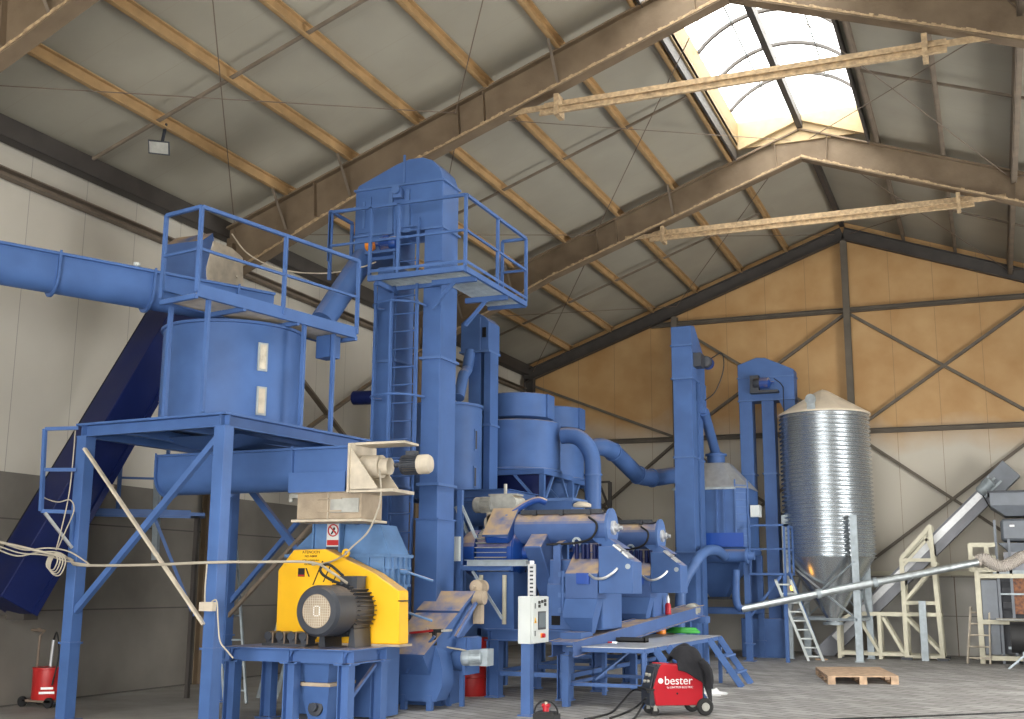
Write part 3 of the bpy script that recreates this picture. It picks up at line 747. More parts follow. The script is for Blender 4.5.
for a, b, c, d in ((-.03, .03, .05, .065), (-.03, .03, -.065, -.05), (-.045, -.03, -.05, .05), (.03, .045, -.05, .05)): bd.box(ax.x+a, ax.x+b, 12.338, 12.19, ax.z+c, ax.z+d)
bd.build('badge', 'whiteink', gr)
MB().cyl((ax.x, 12.66, ax.z), (ax.x, 13.10, ax.z), MR*.93, n=36).build('body', 'dark', t)
mb = MB()
for k in range(34):
    a = 2*pi*k/34; e_ = V((cos(a), 0, sin(a))); c = V((ax.x, 0, ax.z))+e_*MR*.97
    mb.bar(V((c.x, 12.68, c.z)), V((c.x, 13.09, c.z)), .010, .06, e_)
mb.build('cooling_fins', 'dark', t, smooth=False)
MB().box(ax.x-.05, ax.x+.19, 12.8, 13.02, ax.z+MR*.8, ax.z+MR*.8+.16).box(ax.x-.06, ax.x+.2, 12.79, 13.03, ax.z+MR*.8+.16, ax.z+MR*.8+.175).build('terminal_box', 'dark', t)
MB().tube(smoothpath([(ax.x-.05, 12.85, ax.z+.32), (ax.x-.16, 12.8, ax.z+.36), (ax.x-.3, 12.78, ax.z+.44), (ax.x-.33, 12.78, ax.z+.52), (ax.x-.22, 12.8, ax.z+.56), (ax.x-.02, 12.82, ax.z+.42)], 6), .018, 8).build('power_cable', 'black', t)
for x in (-.26, .16):
    MB().prism([(ax.x+x, 12.68, zs), (ax.x+x+.1, 12.68, zs), (ax.x+x+.07, 12.68, ax.z-.16), (ax.x+x+.03, 12.68, ax.z-.16)], (0, .4, 0)).build('foot', 'dark', t)
# guard
GY = 13.12
gp = [at(px, py, Y=GY) for px, py in ((276, 626), (278, 570), (294, 549.5), (325, 549), (374, 573), (399, 591), (399, 637.5))]
gp[0].z = gp[-1].z = zs+.03
t = thing('belt_guard', (gp[3].x, GY+.12, zs), 'bright yellow belt guard with sloping top behind the dark motor', 'guard')
MB().prism(gp, (0, .26, 0)).build('housing', 'yellow', t, bevel=.012)
c = at(322, 560, Y=GY)
xq = at(329, 562, Y=GY); gx = V((1, 0, 0)); gz = V((0, 0, 1))
wp = at(313, 560, Y=GY)
for i, (s_, w) in enumerate((('ATENCION', .030), ('NO ABRIR', .024), ('CON LA MAQUINA', .017), ('EN MARCHA', .019))):
    text('warning_text', s_, w*1.75, (wp.x-.03, GY-.004, wp.z+.10-.052*i), gx, gz, 'ink', t, .001)
lp = at(301.5, 572, Y=GY)
MB().box(lp.x-.05, lp.x+.05, GY-.005, GY, lp.z-.06, lp.z+.05).build('logo_plate', 'ink', t)
MB().prism([(lp.x+.06, GY-.005, lp.z+.05), (lp.x+.08, GY-.005, lp.z+.05), (lp.x+.13, GY-.005, lp.z-.06), (lp.x+.11, GY-.005, lp.z-.06)], (0, .005, 0)).build('logo_stroke', 'ink', t)
MB().box(lp.x-.05, lp.x+.05, GY-.007, GY-.004, lp.z-.055, lp.z-.035).build('logo_bar', 'darkred', t)
for a, b in (((322.8, 561), (313, 585)), ((330.9, 565), (323.4, 582)), ((336.5, 575), (332.5, 583))):
    MB().bar(at(*a, Y=GY-.002), at(*b, Y=GY-.002), .012, .016, (0, 1, 0)).build('slot', 'ink', t)
ey = at(346, 553, Y=GY+.13)
MB().lathe([(.03, -.012), (.055, -.012), (.055, .012), (.03, .012), (.03, -.012)], ey+V((0, 0, .0)), (0, 1, 0), 16, caps=False).build('lifting_eye', 'yellow', t)
rp = gp[-2]; MB().box(rp.x-.02, rp.x+.03, GY+.0, GY+.2, rp.z-.13, rp.z-.115).build('latch', 'ink', t)
MB().box(gp[0].x-.02, gp[-1].x+.03, GY-.03, GY+.3, zs+.001, zs+.03).build('base_plate', 'tan', t)
# mill body
MY0, MY1 = 13.45, 14.0
mx0, mx1 = at(288, 590, Y=MY0).x, at(388, 590, Y=MY0).x
t = thing('hammer_mill', ((mx0+mx1)/2, 14.0, 0), 'light blue flanged hammer mill housing behind the yellow guard', 'mill')
MB().box(mx0+.1, mx1-.1, MY0+.05, MY1, .02, 1.0).build('base', 'blue', t)
zt = at(350, 572, Y=MY0).z; zt2 = at(350, 548, Y=MY0).z; zin = at(350, 521, Y=MY0).z
MB().box(mx0, mx1, MY0, MY1, 1.0, zt2-.25).build('chamber', 'lightblue', t, bevel=.01)
ix0, ix1 = at(317, 520, Y=MY0).x, at(384, 520, Y=MY0).x
MB().frustum((mx0-.02, mx1+.02, MY0, MY1, zt2-.1), (ix0, ix1-.08, MY0+.05, MY1-.05, zin-.05)).build('inlet_hood', 'lightblue', t)
MB().box(mx0-.05, mx1+.05, MY0-.05, MY1+.05, zt2-.12, zt2-.08).build('hood_flange', 'lightblue', t)
MB().box(mx0-.03, mx1+.03, MY0-.03, MY1+.03, zt2-.27, zt2-.24).box(mx0-.03, mx1+.03, MY0-.03, MY1+.03, zt2-.5, zt2-.47).box(mx0-.02, mx1+.02, MY0-.02, MY1+.02, zt2-.24, zt2-.12).build('chamber_flange', 'lightblue', t)
for k in range(7):
    x = mx0+.1+(mx1-mx0-.15)*k/6
    MB().box(x-.008, x+.008, MY0-.05, MY0, zt2-.5, zt2-.12).build('stiffener', 'lightblue', t)
for k in range(4):
    y = MY0+.06+.15*k; MB().box(mx1, mx1+.05, y-.008, y+.008, zt2-.5, zt2-.12).build('stiffener', 'lightblue', t)
# inlet rail column with the sign
cx0, cx1 = at(316, 535, Y=MY0-.04).x, at(341, 535, Y=MY0-.04).x
MB().box(cx0, cx1, MY0-.06, MY0+.3, zt2-.12, zin-.02).box(cx0-.025, cx0, MY0-.1, MY0, zt2-.12, zin-.02).box(cx1, cx1+.02, MY0-.1, MY0, zt2-.12, zin-.02).build('front_panel', 'lightblue', t)
s0, s1 = at(327, 524, Y=MY0-.08), at(339, 551, Y=MY0-.08)
sgn = MB().box(s0.x, s1.x, MY0-.075, MY0-.062, s1.z+.06, s0.z).build('warning_sign', 'white', t)
sgn['label'] = 'white no-touching sign with red circle'
sc = V(((s0.x+s1.x)/2, MY0-.078, s0.z-.085)); rr = (s1.x-s0.x)*.42
MB().lathe([(rr*.8, 0), (rr, 0), (rr, .006), (rr*.8, .006), (rr*.8, 0)], sc, (0, -1, 0), 28, caps=False).bar(sc+V((-rr*.65, -.004, rr*.65)), sc+V((rr*.65, -.004, -rr*.65)), .004, rr*.2, V((1, 0, 1))).build('prohibition_ring', 'darkred', sgn)
MB().lathe([(0, 0), (rr*.2, .001), (0, .003)], sc+V((.012, 0, .025)), (0, -1, 0), 12).bar(sc+V((-.03, -.002, -.05)), sc+V((.02, -.002, .02)), .003, .022, V((1, 0, 0))).bar(sc+V((.0, -.002, .0)), sc+V((.045, -.002, -.03)), .003, .014, V((1, 0, 0))).build('pictogram', 'ink', sgn)
MB().box(s0.x+.01, s1.x-.01, MY0-.079, MY0-.074, s1.z+.075, s1.z+.145).build('red_field', 'darkred', sgn)
MB().box(s0.x, s1.x, MY0-.075, MY0-.062, s1.z, s1.z+.055).build('rating_plate', 'dark', t)
for z in (zt2-.3, 1.35):
    q = V((mx1+.03, MY0+.25, z)); MB().cyl(q, q+V((.12, 0, -.01)), .035, n=12).cyl(q+V((.12, 0, -.01)), q+V((.42, .15, -.12)), .016, n=8).build('door_clamp', 'lightblue', t)
# tan inlet box between the screw conveyor and the mill
t = thing('inlet_box', ((ix0+ix1)/2, 13.7, zin), 'dusty tan steel inlet box under the screw conveyor outlet', 'chute')
iz1 = 2.885
MB().box(ix0, ix1-.06, 12.95, 13.5, zin, iz1).build('casing', 'tan', t, bevel=.008)
MB().box(ix0-.05, ix1-.01, 12.9, 13.55, zin-.035, zin-.005).box(ix0-.03, ix1-.03, 12.92, 13.53, iz1-.03, iz1).build('flange', 'tanlight', t)
xx = ix0+(ix1-ix0)*.46
MB().box(xx, xx+.012, 12.93, 12.95, zin, iz1).build('seam', 'tanlight', t)
MB().box(xx+.05, ix1-.09, 12.92, 12.95, zin+.08, zin+.26).build('inspection_door', 'motorgrey', t)
for z in (zin+.1, zin+.26): MB().bar((xx-.14, 12.92, z), (xx+.22, 12.92, z), .02, .02).build('hinge_bar', 'tan', t)
MB().box(ix0-.16, ix0, 13.0, 13.1, iz1-.08, iz1-.02).cyl((ix0-.16, 13.05, iz1-.08), (ix0-.16, 13.05, iz1-.13), .03, n=8).build('limit_switch', 'motorgrey', t)
# discharge spout below the stand
p = at(328, 660, Y=12.75)
t = thing('discharge_hopper', (p.x, 12.75, 0), 'blue tapered discharge hopper with bolted bearing under the motor stand', 'hopper')
MB().frustum((p.x-.16, p.x+.16, 12.5, 13.0, .52), (p.x-.2, p.x+.2, 12.45, 13.02, .75)).build('upper_box', 'blue', t)
MB().box(p.x-.24, p.x+.24, 12.42, 13.04, .48, .52).build('flange', 'tan', t)
MB().frustum((p.x-.12, p.x+.12, 12.55, 12.95, .05), (p.x-.21, p.x+.21, 12.45, 13.0, .48)).build('lower_hopper', 'blue', t)
MB().lathe([(.10, 0), (.10, .03), (.05, .035), (.05, .09), (.02, .09)], (p.x, 12.52, .22), (0, -1, .2), 20).build('bearing', 'dark', t)

# ------------------------------------------------------------------ tall bucket elevator with maintenance platform
EY0, EY1 = 15.4, 15.98
def ex(px, py=350, Y=EY0): return at(px, py, Y=Y).x
la0, la1, ra0, ra1 = ex(375.5), ex(395.5), ex(422), ex(440)
hz0, hz1 = at(400, 265, Y=EY0).z, 8.12
hx0, hx1 = ex(356, 190), ex(443, 190)
t = thing('bucket_elevator', ((la0+ra1)/2, 15.7, 0), 'tallest blue two-legged bucket elevator beside the round tank, rounded head near the rafter', 'elevator', 'bucket elevators')
lg = MB().box(la0, la1, EY0, EY1, .5, hz0).build('leg', 'blue', t, bevel=.008)
rg = MB().box(ra0, ra1, EY0, EY1, .5, hz0).build('leg', 'blue', t, bevel=.008)
for par, a, b in ((lg, la0, la1), (rg, ra0, ra1)):
    for py in (360, 485):
        z = at(400, py, Y=EY0).z; MB().box(a-.035, b+.035, EY0-.035, EY1+.035, z-.02, z+.02).build('flange', 'bluehi', par)
zz = at(440, 520, Y=EY0).z
MB().box(ra0+.05, ra1+.1, EY0-.18, EY0+.4, .9, zz).box(ra0+.03, ra1+.12, EY0-.2, EY0+.42, zz, zz+.02).build('feed_inlet', 'blue', t)
MB().box(la0-.1, ra1+.15, EY0-.05, EY1+.05, 0, .55).build('boot', 'blue', t)
z1, z2 = at(400, 232, Y=EY0).z, at(400, 186, Y=EY0).z
xa = hx0; xb = hx1
dome = [(xa, z2)] + [(xa+.02, z2+.08)]
mx = (xa+xb)/2
pts = [V((xa, EY0, z1-.42)), V((xa, EY0, z2)), V((xa+.05, EY0, z2+.10))]
pts += [V((p[0], EY0, p[1])) for p in ((xa+.35, z2+.22), (xa+.72, z2+.37), (xa+.95, z2+.43), (xa+1.18, z2+.43), (xa+1.36, z2+.36), (xa+1.49, z2+.22), (xb, z2+.02))]
pts += [V((xb, EY0, hz0)), V((ra0, EY0, hz0)), V((ra0, EY0, z1+.02)), V((la1, EY0, z1+.02)), V((la1, EY0, z1-.42))]
hd = MB().prism(pts, (0, EY1-EY0, 0)).build('head', 'blue', t, bevel=.01)
for z in (z2+.01, z1):
    MB().box(xa-.02, xb+.03, EY0-.03, EY1+.03, z-.015, z+.015).build('head_flange', 'bluehi', hd)
MB().bar((mx+.1, EY0-.015, z2), (mx+.1, EY0-.015, z2+.5), .03, .03, (0, 1, 0)).build('seam', 'bluehi', hd)
MB().box(xa+.08, xa+.3, EY0-.02, EY0, z1+.05, z2-.12).build('inspection_plate', 'blue', hd)
MB().box(xa+.16, xa+.20, EY0-.04, EY0, z1+.12, z2-.2).build('plate_mark', 'bluehi', hd)
for x in (mx-.12, mx+.18): 
    MB().prism([(x-.05, EY0-.04, z1-.03), (x+.05, EY0-.04, z1-.03), (x+.03, EY0-.04, z2-.08), (x-.03, EY0-.04, z2-.08)], (0, .04, 0)).build('take_up_bracket', 'bluehi', hd)
MB().cyl((mx+.02, EY0-.16, z2-.1), (mx+.02, EY0, z2-.1), .07, n=14).box(mx-.05, mx+.1, EY0-.1, EY0, z2-.22, z2-.08).build('shaft_bearing', 'bluehi', hd)
# motor left of the head
q = at(384, 244, Y=EY0-.12)
mo = electric_motor('motor', t, q+V((.22, 0, 0)), (-1, 0, 0), .10, .36, 'motorblue', 'motorblue', .05)
MB().cyl(q+V((-.3, 0, 0)), q+V((-.2, 0, 0)), .085, n=16).build('coupling', 'orange', mo)
MB().box(q.x-.3, q.x+.25, EY0-.2, EY0, q.z-.16, q.z-.12).build('motor_shelf', 'blue', mo)
# discharge pipe down to the tank
pa, pb = at(368, 252, Y=15.65), at(322, 322, Y=14.5)
mp = MB()
MB().cyl(pa, pb, .185, n=24).build('discharge_pipe', 'blue', t)
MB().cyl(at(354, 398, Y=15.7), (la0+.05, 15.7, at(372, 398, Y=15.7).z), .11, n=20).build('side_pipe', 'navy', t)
MB().frustum((pa.x-.2, pa.x+.25, 15.45, 15.9, pa.z-.05), (xa+.02, xa+.45, 15.42, 15.95, z1-.38)).build('spout', 'bluedusty', t)
# ladder with cage
lx = (la1+ra0)/2-.02
ladder(t, (lx, EY0-.12, 1.2), (lx, EY0-.12, 7.3), (1, 0, 0), .40, 22, 'blue', .05, .03, .013)
for py in (310, 400, 465):
    z = at(400, py, Y=EY0).z
    MB().tube([V((lx-.38+.02, EY0-.12, z))]+arc((lx-.05, EY0-.2, z), .40, pi, 2*pi, 12, (1, 0, 0), (0, 1, 0))+[V((lx+.36, EY0-.12, z))], .018, 6).build('cage_hoop', 'blue', t)
for a in (pi*1.0, pi*1.28, pi*1.55, pi*1.9):
    p = V((lx-.05+.4*cos(a), EY0-.2+.4*sin(a), 0)); MB().bar(p+V((0, 0, at(400, 465, Y=EY0).z)), p+V((0, 0, at(400, 308, Y=EY0).z)), .03, .012, (0, 1, 0)).build('cage_strip', 'blue', t)
# platform
PX0, PX1, PY0, PY1, PZ = -9.15, -6.84, 14.7, 17.08, 6.26
t = thing('elevator_platform', ((PX0+PX1)/2, 15.2, PZ), 'blue railed grating platform around the head of the tallest elevator', 'platform')
mb = MB()
for x0, x1, y0, y1 in ((PX0+.7, PX1, PY0, EY0-.03), (ra1+.06, PX1, EY0-.03, PY1)):
    k = 0
    while y0+k*.05 < y1: mb.box(x0, x1, y0+k*.05, y0+k*.05+.006, PZ-.03, PZ); k += 1
    k = 0
    while x0+k*.10 < x1: mb.box(x0+k*.1, x0+k*.1+.008, y0, y1, PZ-.025, PZ-.005); k += 1
mb.build('grating', 'galvdull', t, smooth=False)
for a, b in (((PX0+.7, PY0, PZ), (PX1, PY0, PZ)), ((PX1, PY0, PZ), (PX1, PY1, PZ)), ((PX1, PY1, PZ), (ra1+.05, PY1, PZ)), ((PX0+.7, EY0-.04, PZ), (ra1, EY0-.04, PZ))):
    MB().bar(V(a)+V((0, 0, -.05)), V(b)+V((0, 0, -.04)), .05, .08).build('edge_beam', 'blue', t)
for a, b in (((PX0+.7, PY0-.02, PZ+.06), (PX1, PY0-.02, PZ+.06)), ((PX1+.02, PY0, PZ+.06), (PX1+.02, PY1, PZ+.06))):
    MB().bar(a, b, .008, .045).build('toe_board', 'blue', t)
rail_run(t, [(PX0, EY0-.04, PZ+.3), (PX0, PY0, PZ+.3)], .80, 0)
rail_run(t, [(PX0+.02, PY0, PZ), (PX0+.72, PY0, PZ), (-7.95, PY0, PZ), (PX1, PY0, PZ), (PX1, (PY0+PY1)/2, PZ), (PX1, PY1, PZ), (ra1+.3, PY1, PZ)])
for y in (15.1, 16.3):
    MB().bar((ra1, y, PZ-.5), (PX1-.35, y, PZ-.1), .05, .05).build('strut', 'blue', t)
    MB().bar((ra1, y, PZ-.1), (PX1, y, PZ-.1), .06, .08).build('joist', 'blue', t)
MB().bar((la1, PY0+.05, PZ-.1), (la1, EY0, PZ-.1), .06, .08).bar((la0, EY0, PZ-.6), (la0+.3, PY0+.1, PZ-.1), .05, .05).build('strut', 'blue', t)

# ------------------------------------------------------------------ second elevator with its small tank
Y2 = 20.6
e0, e1, e2, e3 = (at(px, 420, Y=Y2).x for px in (468, 480, 482, 490))
zt, zb = at(478, 318, Y=Y2).z, at(478, 352, Y=Y2).z
hxa, hxb, hxm = at(462, 340, Y=Y2).x, at(490, 340, Y=Y2).x, at(481, 340, Y=Y2).x
t = thing('bucket_elevator', ((e0+e3)/2, Y2+.2, 0), 'slim blue twin-leg elevator between the tallest elevator and the round dust collectors', 'elevator', 'bucket elevators')
MB().box(e0, e1, Y2, Y2+.4, 0, zb).build('leg', 'blue', t, bevel=.006)
MB().box(e2+.03, e3, Y2, Y2+.4, 0, zb).build('leg', 'blue', t, bevel=.006)
hd = MB().prism([(hxa, Y2-.06, zb), (hxb, Y2-.06, zb), (hxb, Y2-.06, zt-.1), (hxb-.12, Y2-.06, zt+.02), (hxm-.1, Y2-.06, zt+.12), (hxa+.1, Y2-.06, zt-.02), (hxa, Y2-.06, zt-.1)], (0, .55, 0)).build('head', 'blue', t, bevel=.01)
MB().box(hxm-.01, hxm+.02, Y2-.08, Y2-.06, zb, zt).box(hxa-.02, hxb+.02, Y2-.08, Y2+.5, zb-.02, zb+.02).build('head_flange', 'bluehi', hd)
MB().box(hxm+.06, hxm+.14, Y2-.085, Y2-.06, zt-.42, zt-.22).build('slot', 'hole', hd)
z = at(478, 425, Y=Y2).z
MB().box(e0-.03, e3+.03, Y2-.03, Y2+.43, z-.02, z+.02).build('flange', 'bluehi', t)
pa = V((hxa+.2, Y2-.02, zb-.02)); T2 = V((at(446, 450, Y=19.7).x, 19.7, 0)); T2R = .68
pe = on_cyl(456, 388, T2.x, T2.y, .2)
MB().tube([pa+V((0, 0, .05)), pa+V((-.02, -.1, -.35)), pa.lerp(V((T2.x+.25, T2.y, 5.35)), .6), V((T2.x+.25, T2.y, 5.2))], .11, 16).build('chute_pipe', 'blue', t)
z0, z1 = at(470, 492, Y=19.7).z, at(470, 408, Y=19.7).z
t = thing('surge_tank', (T2.x, T2.y, z0), 'blue cylindrical tank with two slit sight glasses behind the tallest elevator', 'tank')
MB().lathe([(T2R, z0), (T2R, z1), (T2R+.03, z1), (T2R+.03, z1+.05), (.2, z1+.12)], T2, n=48).build('shell', 'blue', t)
MB().lathe([(.15, z0-.55), (.18, z0-.5), (T2R, z0)], T2, n=36).build('cone', 'blue', t)
for px, py in ((475.5, 440), (474.5, 477)):
    c = on_cyl(px, py, T2.x, T2.y, T2R); n_ = V((c.x-T2.x, c.y-T2.y, 0)).normalized()
    w = MB().bar(c-V((0, 0, .2)), c+V((0, 0, .2)), .09, .03, n_).build('sight_window', 'bluehi', t)
    MB().bar(c+n_*.012-V((0, 0, .17)), c+n_*.012+V((0, 0, .17)), .045, .02, n_).build('pane', 'dark', w)
t = thing('tank_support', (T2.x, T2.y, 0), 'blue channel frame on posts under the slit-windowed tank', 'frame')
fx0, fx1 = T2.x-.8, at(514, 495, Y=19.4).x
fz = z0-.02
for x, y in ((fx0, 19.0), (at(457, 500, Y=19.0).x, 19.0), (fx1, 19.0), (fx0, 20.45), (fx1, 20.45)):
    MB().bar((x, y, 0), (x, y, fz-.14), .1, .1, (0, 1, 0)).build('leg', 'blue', t)
for a, b in (((fx0, 19.0), (fx1, 19.0)), ((fx1, 19.0), (fx1, 20.45)), ((fx0, 20.45), (fx1, 20.45)), ((fx0, 19.0), (fx0, 20.45))):
    MB().channel((*a, fz-.07), (*b, fz-.07), .14, .08, .014).build('beam', 'blue', t)
MB().bar((at(457, 500, Y=19.0).x, 18.95, fz-.3), (at(480, 500, Y=19.0).x, 18.95, fz-1.2), .05, .05).build('brace', 'galvdull', t)
ba, bb = V((at(459, 500, Y=19.3).x, 19.3, fz-.42)), V((at(512, 500, Y=19.3).x, 19.3, fz-.42))
t = thing('short_screw', (ba.x, 19.3, fz-.7), 'short blue trough screw hanging below the slit-windowed tank', 'conveyor')
MB().trough(ba, bb, .22).build('trough', 'blue', t)
MB().uring(bb, (1, 0, 0), .22, .02, .04).uring(ba, (1, 0, 0), .22, .02, .04).build('flange', 'blue', t)

# ------------------------------------------------------------------ round dust collectors on stands
def collector(px, Y, r, pyb, pyt, pycb, pyct, rc, label, cone=True):
    c = V((at(px, 440, Y=Y).x, Y, 0)); f = lambda py: at(px, py, Y=Y-r).z
    zb, zt, zc, zd = f(pyb), f(pyt), f(pycb), f(pyct)
    t = thing('dust_collector', (c.x, Y, zb), label, 'dust collector', 'round dust collectors')
    MB().lathe([(r+.03, zb), (r+.03, zb+.04), (r, zb+.05), (r, zt), (r-.06, zt+.03), (0, zt+.05)], c, n=56).build('body', 'blue', t)
    MB().lathe([(.34, zt+.05), (.34, zc+.02)], c, n=28).build('neck', 'blue', t)
    cp = MB().lathe([(.3, zc-.01), (rc-.05, zc-.01), (rc, zc+.01), (rc, zd-.02), (rc-.02, zd), (0, zd+.03)], c, n=48).build('outlet_drum', 'blue', t)
    MB().bar(c+V((rc-.02, -.2, (zc+zd)/2)), c+V((rc-.02, .2, (zc+zd)/2)), .06, zd-zc, (0, 0, 1)).build('flange', 'blue', cp)
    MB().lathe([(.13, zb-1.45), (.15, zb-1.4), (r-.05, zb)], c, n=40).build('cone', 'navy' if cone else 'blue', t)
    s = thing('collector_stand', (c.x, Y, 0), 'blue braced steel stand under the ' + ('front' if cone else 'rear') + ' round dust collector', 'stand')
    d = r*.98
    for x, y in ((-d, -d), (d, -d), (d, d), (-d, d)):
        MB().bar((c.x+x, Y+y, 0), (c.x+x, Y+y, zb-.12), .10, .10, (0, 1, 0)).build('leg', 'blue', s)
    for a, b in (((-d-.05, -d), (d+.05, -d)), ((d, -d), (d, d)), ((d, d), (-d, d)), ((-d, d), (-d, -d))):
        MB().bar((c.x+a[0], Y+a[1], zb-.06), (c.x+b[0], Y+b[1], zb-.06), .09, .10).build('beam', 'blue', s)
    for sx_, sy_, ux, uy in ((-d, -d, 1, 0), (d, -d, -1, 0), (d, -d, 0, 1), (d, d, 0, -1)):
        MB().bar((c.x+sx_, Y+sy_, zb-.75), (c.x+sx_+ux*.6, Y+sy_+uy*.6, zb-.1), .05, .05).build('brace', 'bluehi', s)
    return c, zb, zt
c1, zb1, zt1 = collector(519, 22.0, .86, 469, 419, 414, 390, .70, 'front blue round dust collector with a drum-shaped outlet, on a braced stand')
c2, zb2, zt2_ = collector(549, 24.6, .80, 478, 432, 426, 405, .80, 'rear blue round dust collector half hidden by the front one', False)
# ducts
def duct(name, label, pts, r, rings=()):
    P = smoothpath(pts, 7)
    t = thing(name, P[-1], label, 'duct')
    MB().tube(P, r, 22).build('pipe', 'blue', t)
    for i in rings:
        d = (P[min(i+1, len(P)-1)]-P[max(0, i-1)]).normalized(); MB().cyl(P[i]-d*.015, P[i]+d*.015, r+.025, n=24).build('flange', 'bluehi', t)
    return t
duct('down_duct', 'blue elbow duct that bends straight down beside the front dust collector', [at(px, py, Y=y) for px, py, y in ((562, 436, 22.0), (570, 435.5, 22.0), (579, 438, 22.0), (587, 446, 22.0), (592, 458, 22.0), (593, 475, 22.0), (593, 500, 22.0), (593, 560, 22.0), (593, 640, 22.0))], .165, (35,))
duct('cross_duct', 'blue S-bend duct running across the gable to the tall elevator', [at(px, py, Y=y) for px, py, y in ((590, 448, 24.6), (602, 447, 24.8), (613, 452, 25.2), (626, 464, 25.8), (638, 475, 26.3), (652, 478, 26.8), (668, 476, 27.3), (684, 474, 27.6))], .20, (14, 28, 35))
t = thing('duct_frame', (at(606, 500, Y=27).x, 27, 0), 'thin dark steel bracing frame near the gable behind the down duct', 'frame')
for px in (599, 610):
    x = at(px, 500, Y=27).x; MB().bar((x, 27, 0), (x, 27, at(px, 482, Y=27).z), .08, .08, (0, 1, 0)).build('post', 'rafterdark', t)
xa, xb = at(599, 500, Y=27).x, at(610, 500, Y=27).x
for i in range(5):
    z = at(605, 482, Y=27).z-.8*i; MB().bar((xa, 27, z), (xb, 27, z-.7), .05, .05).bar((xa, 27, z), (xb, 27, z), .05, .05).build('lattice', 'rafterdark', t)

# ------------------------------------------------------------------ pellet press line
def hx(mb, x0, x1, y0, y1, z0, z1): return mb.box(x0, x1, y0, y1, z0, z1)
t = thing('press_table', (-6.7, 19, 0), 'long blue welded base frame on legs carrying both pellet presses', 'frame')
for y in (16.95, 18.6, 20.3, 21.9):
    for x in (-7.28, -6.12):
        MB().ibeam((x, y, .02), (x, y, .86), .2, .2, .016, (1, 0, 0)).bar((x-.12, y, .01), (x+.12, y, .01), .24, .02).build('leg', 'blue', t)
    MB().channel((-7.4, y, .93), (-6.0, y, .93), .16, .09, .014).build('cross_beam', 'blue', t)
    MB().bar((-7.25, y, .36), (-6.15, y, .36), .07, .07).build('lower_rail', 'blue', t)
for x in (-7.35, -6.05):
    MB().ibeam((x, 16.85, .93), (x, 22.0, .93), .16, .14, .014).build('long_beam', 'blue', t)
    MB().bar((x, 16.95, .36), (x, 21.9, .36), .07, .07).build('lower_rail', 'blue', t)
MB().box(-7.42, -5.98, 16.82, 22.0, 1.01, 1.03).build('top_plate', 'blue', t)
MB().box(-5.98, -5.66, 16.35, 16.9, .74, 1.02).build('end_box', 'blue', t)

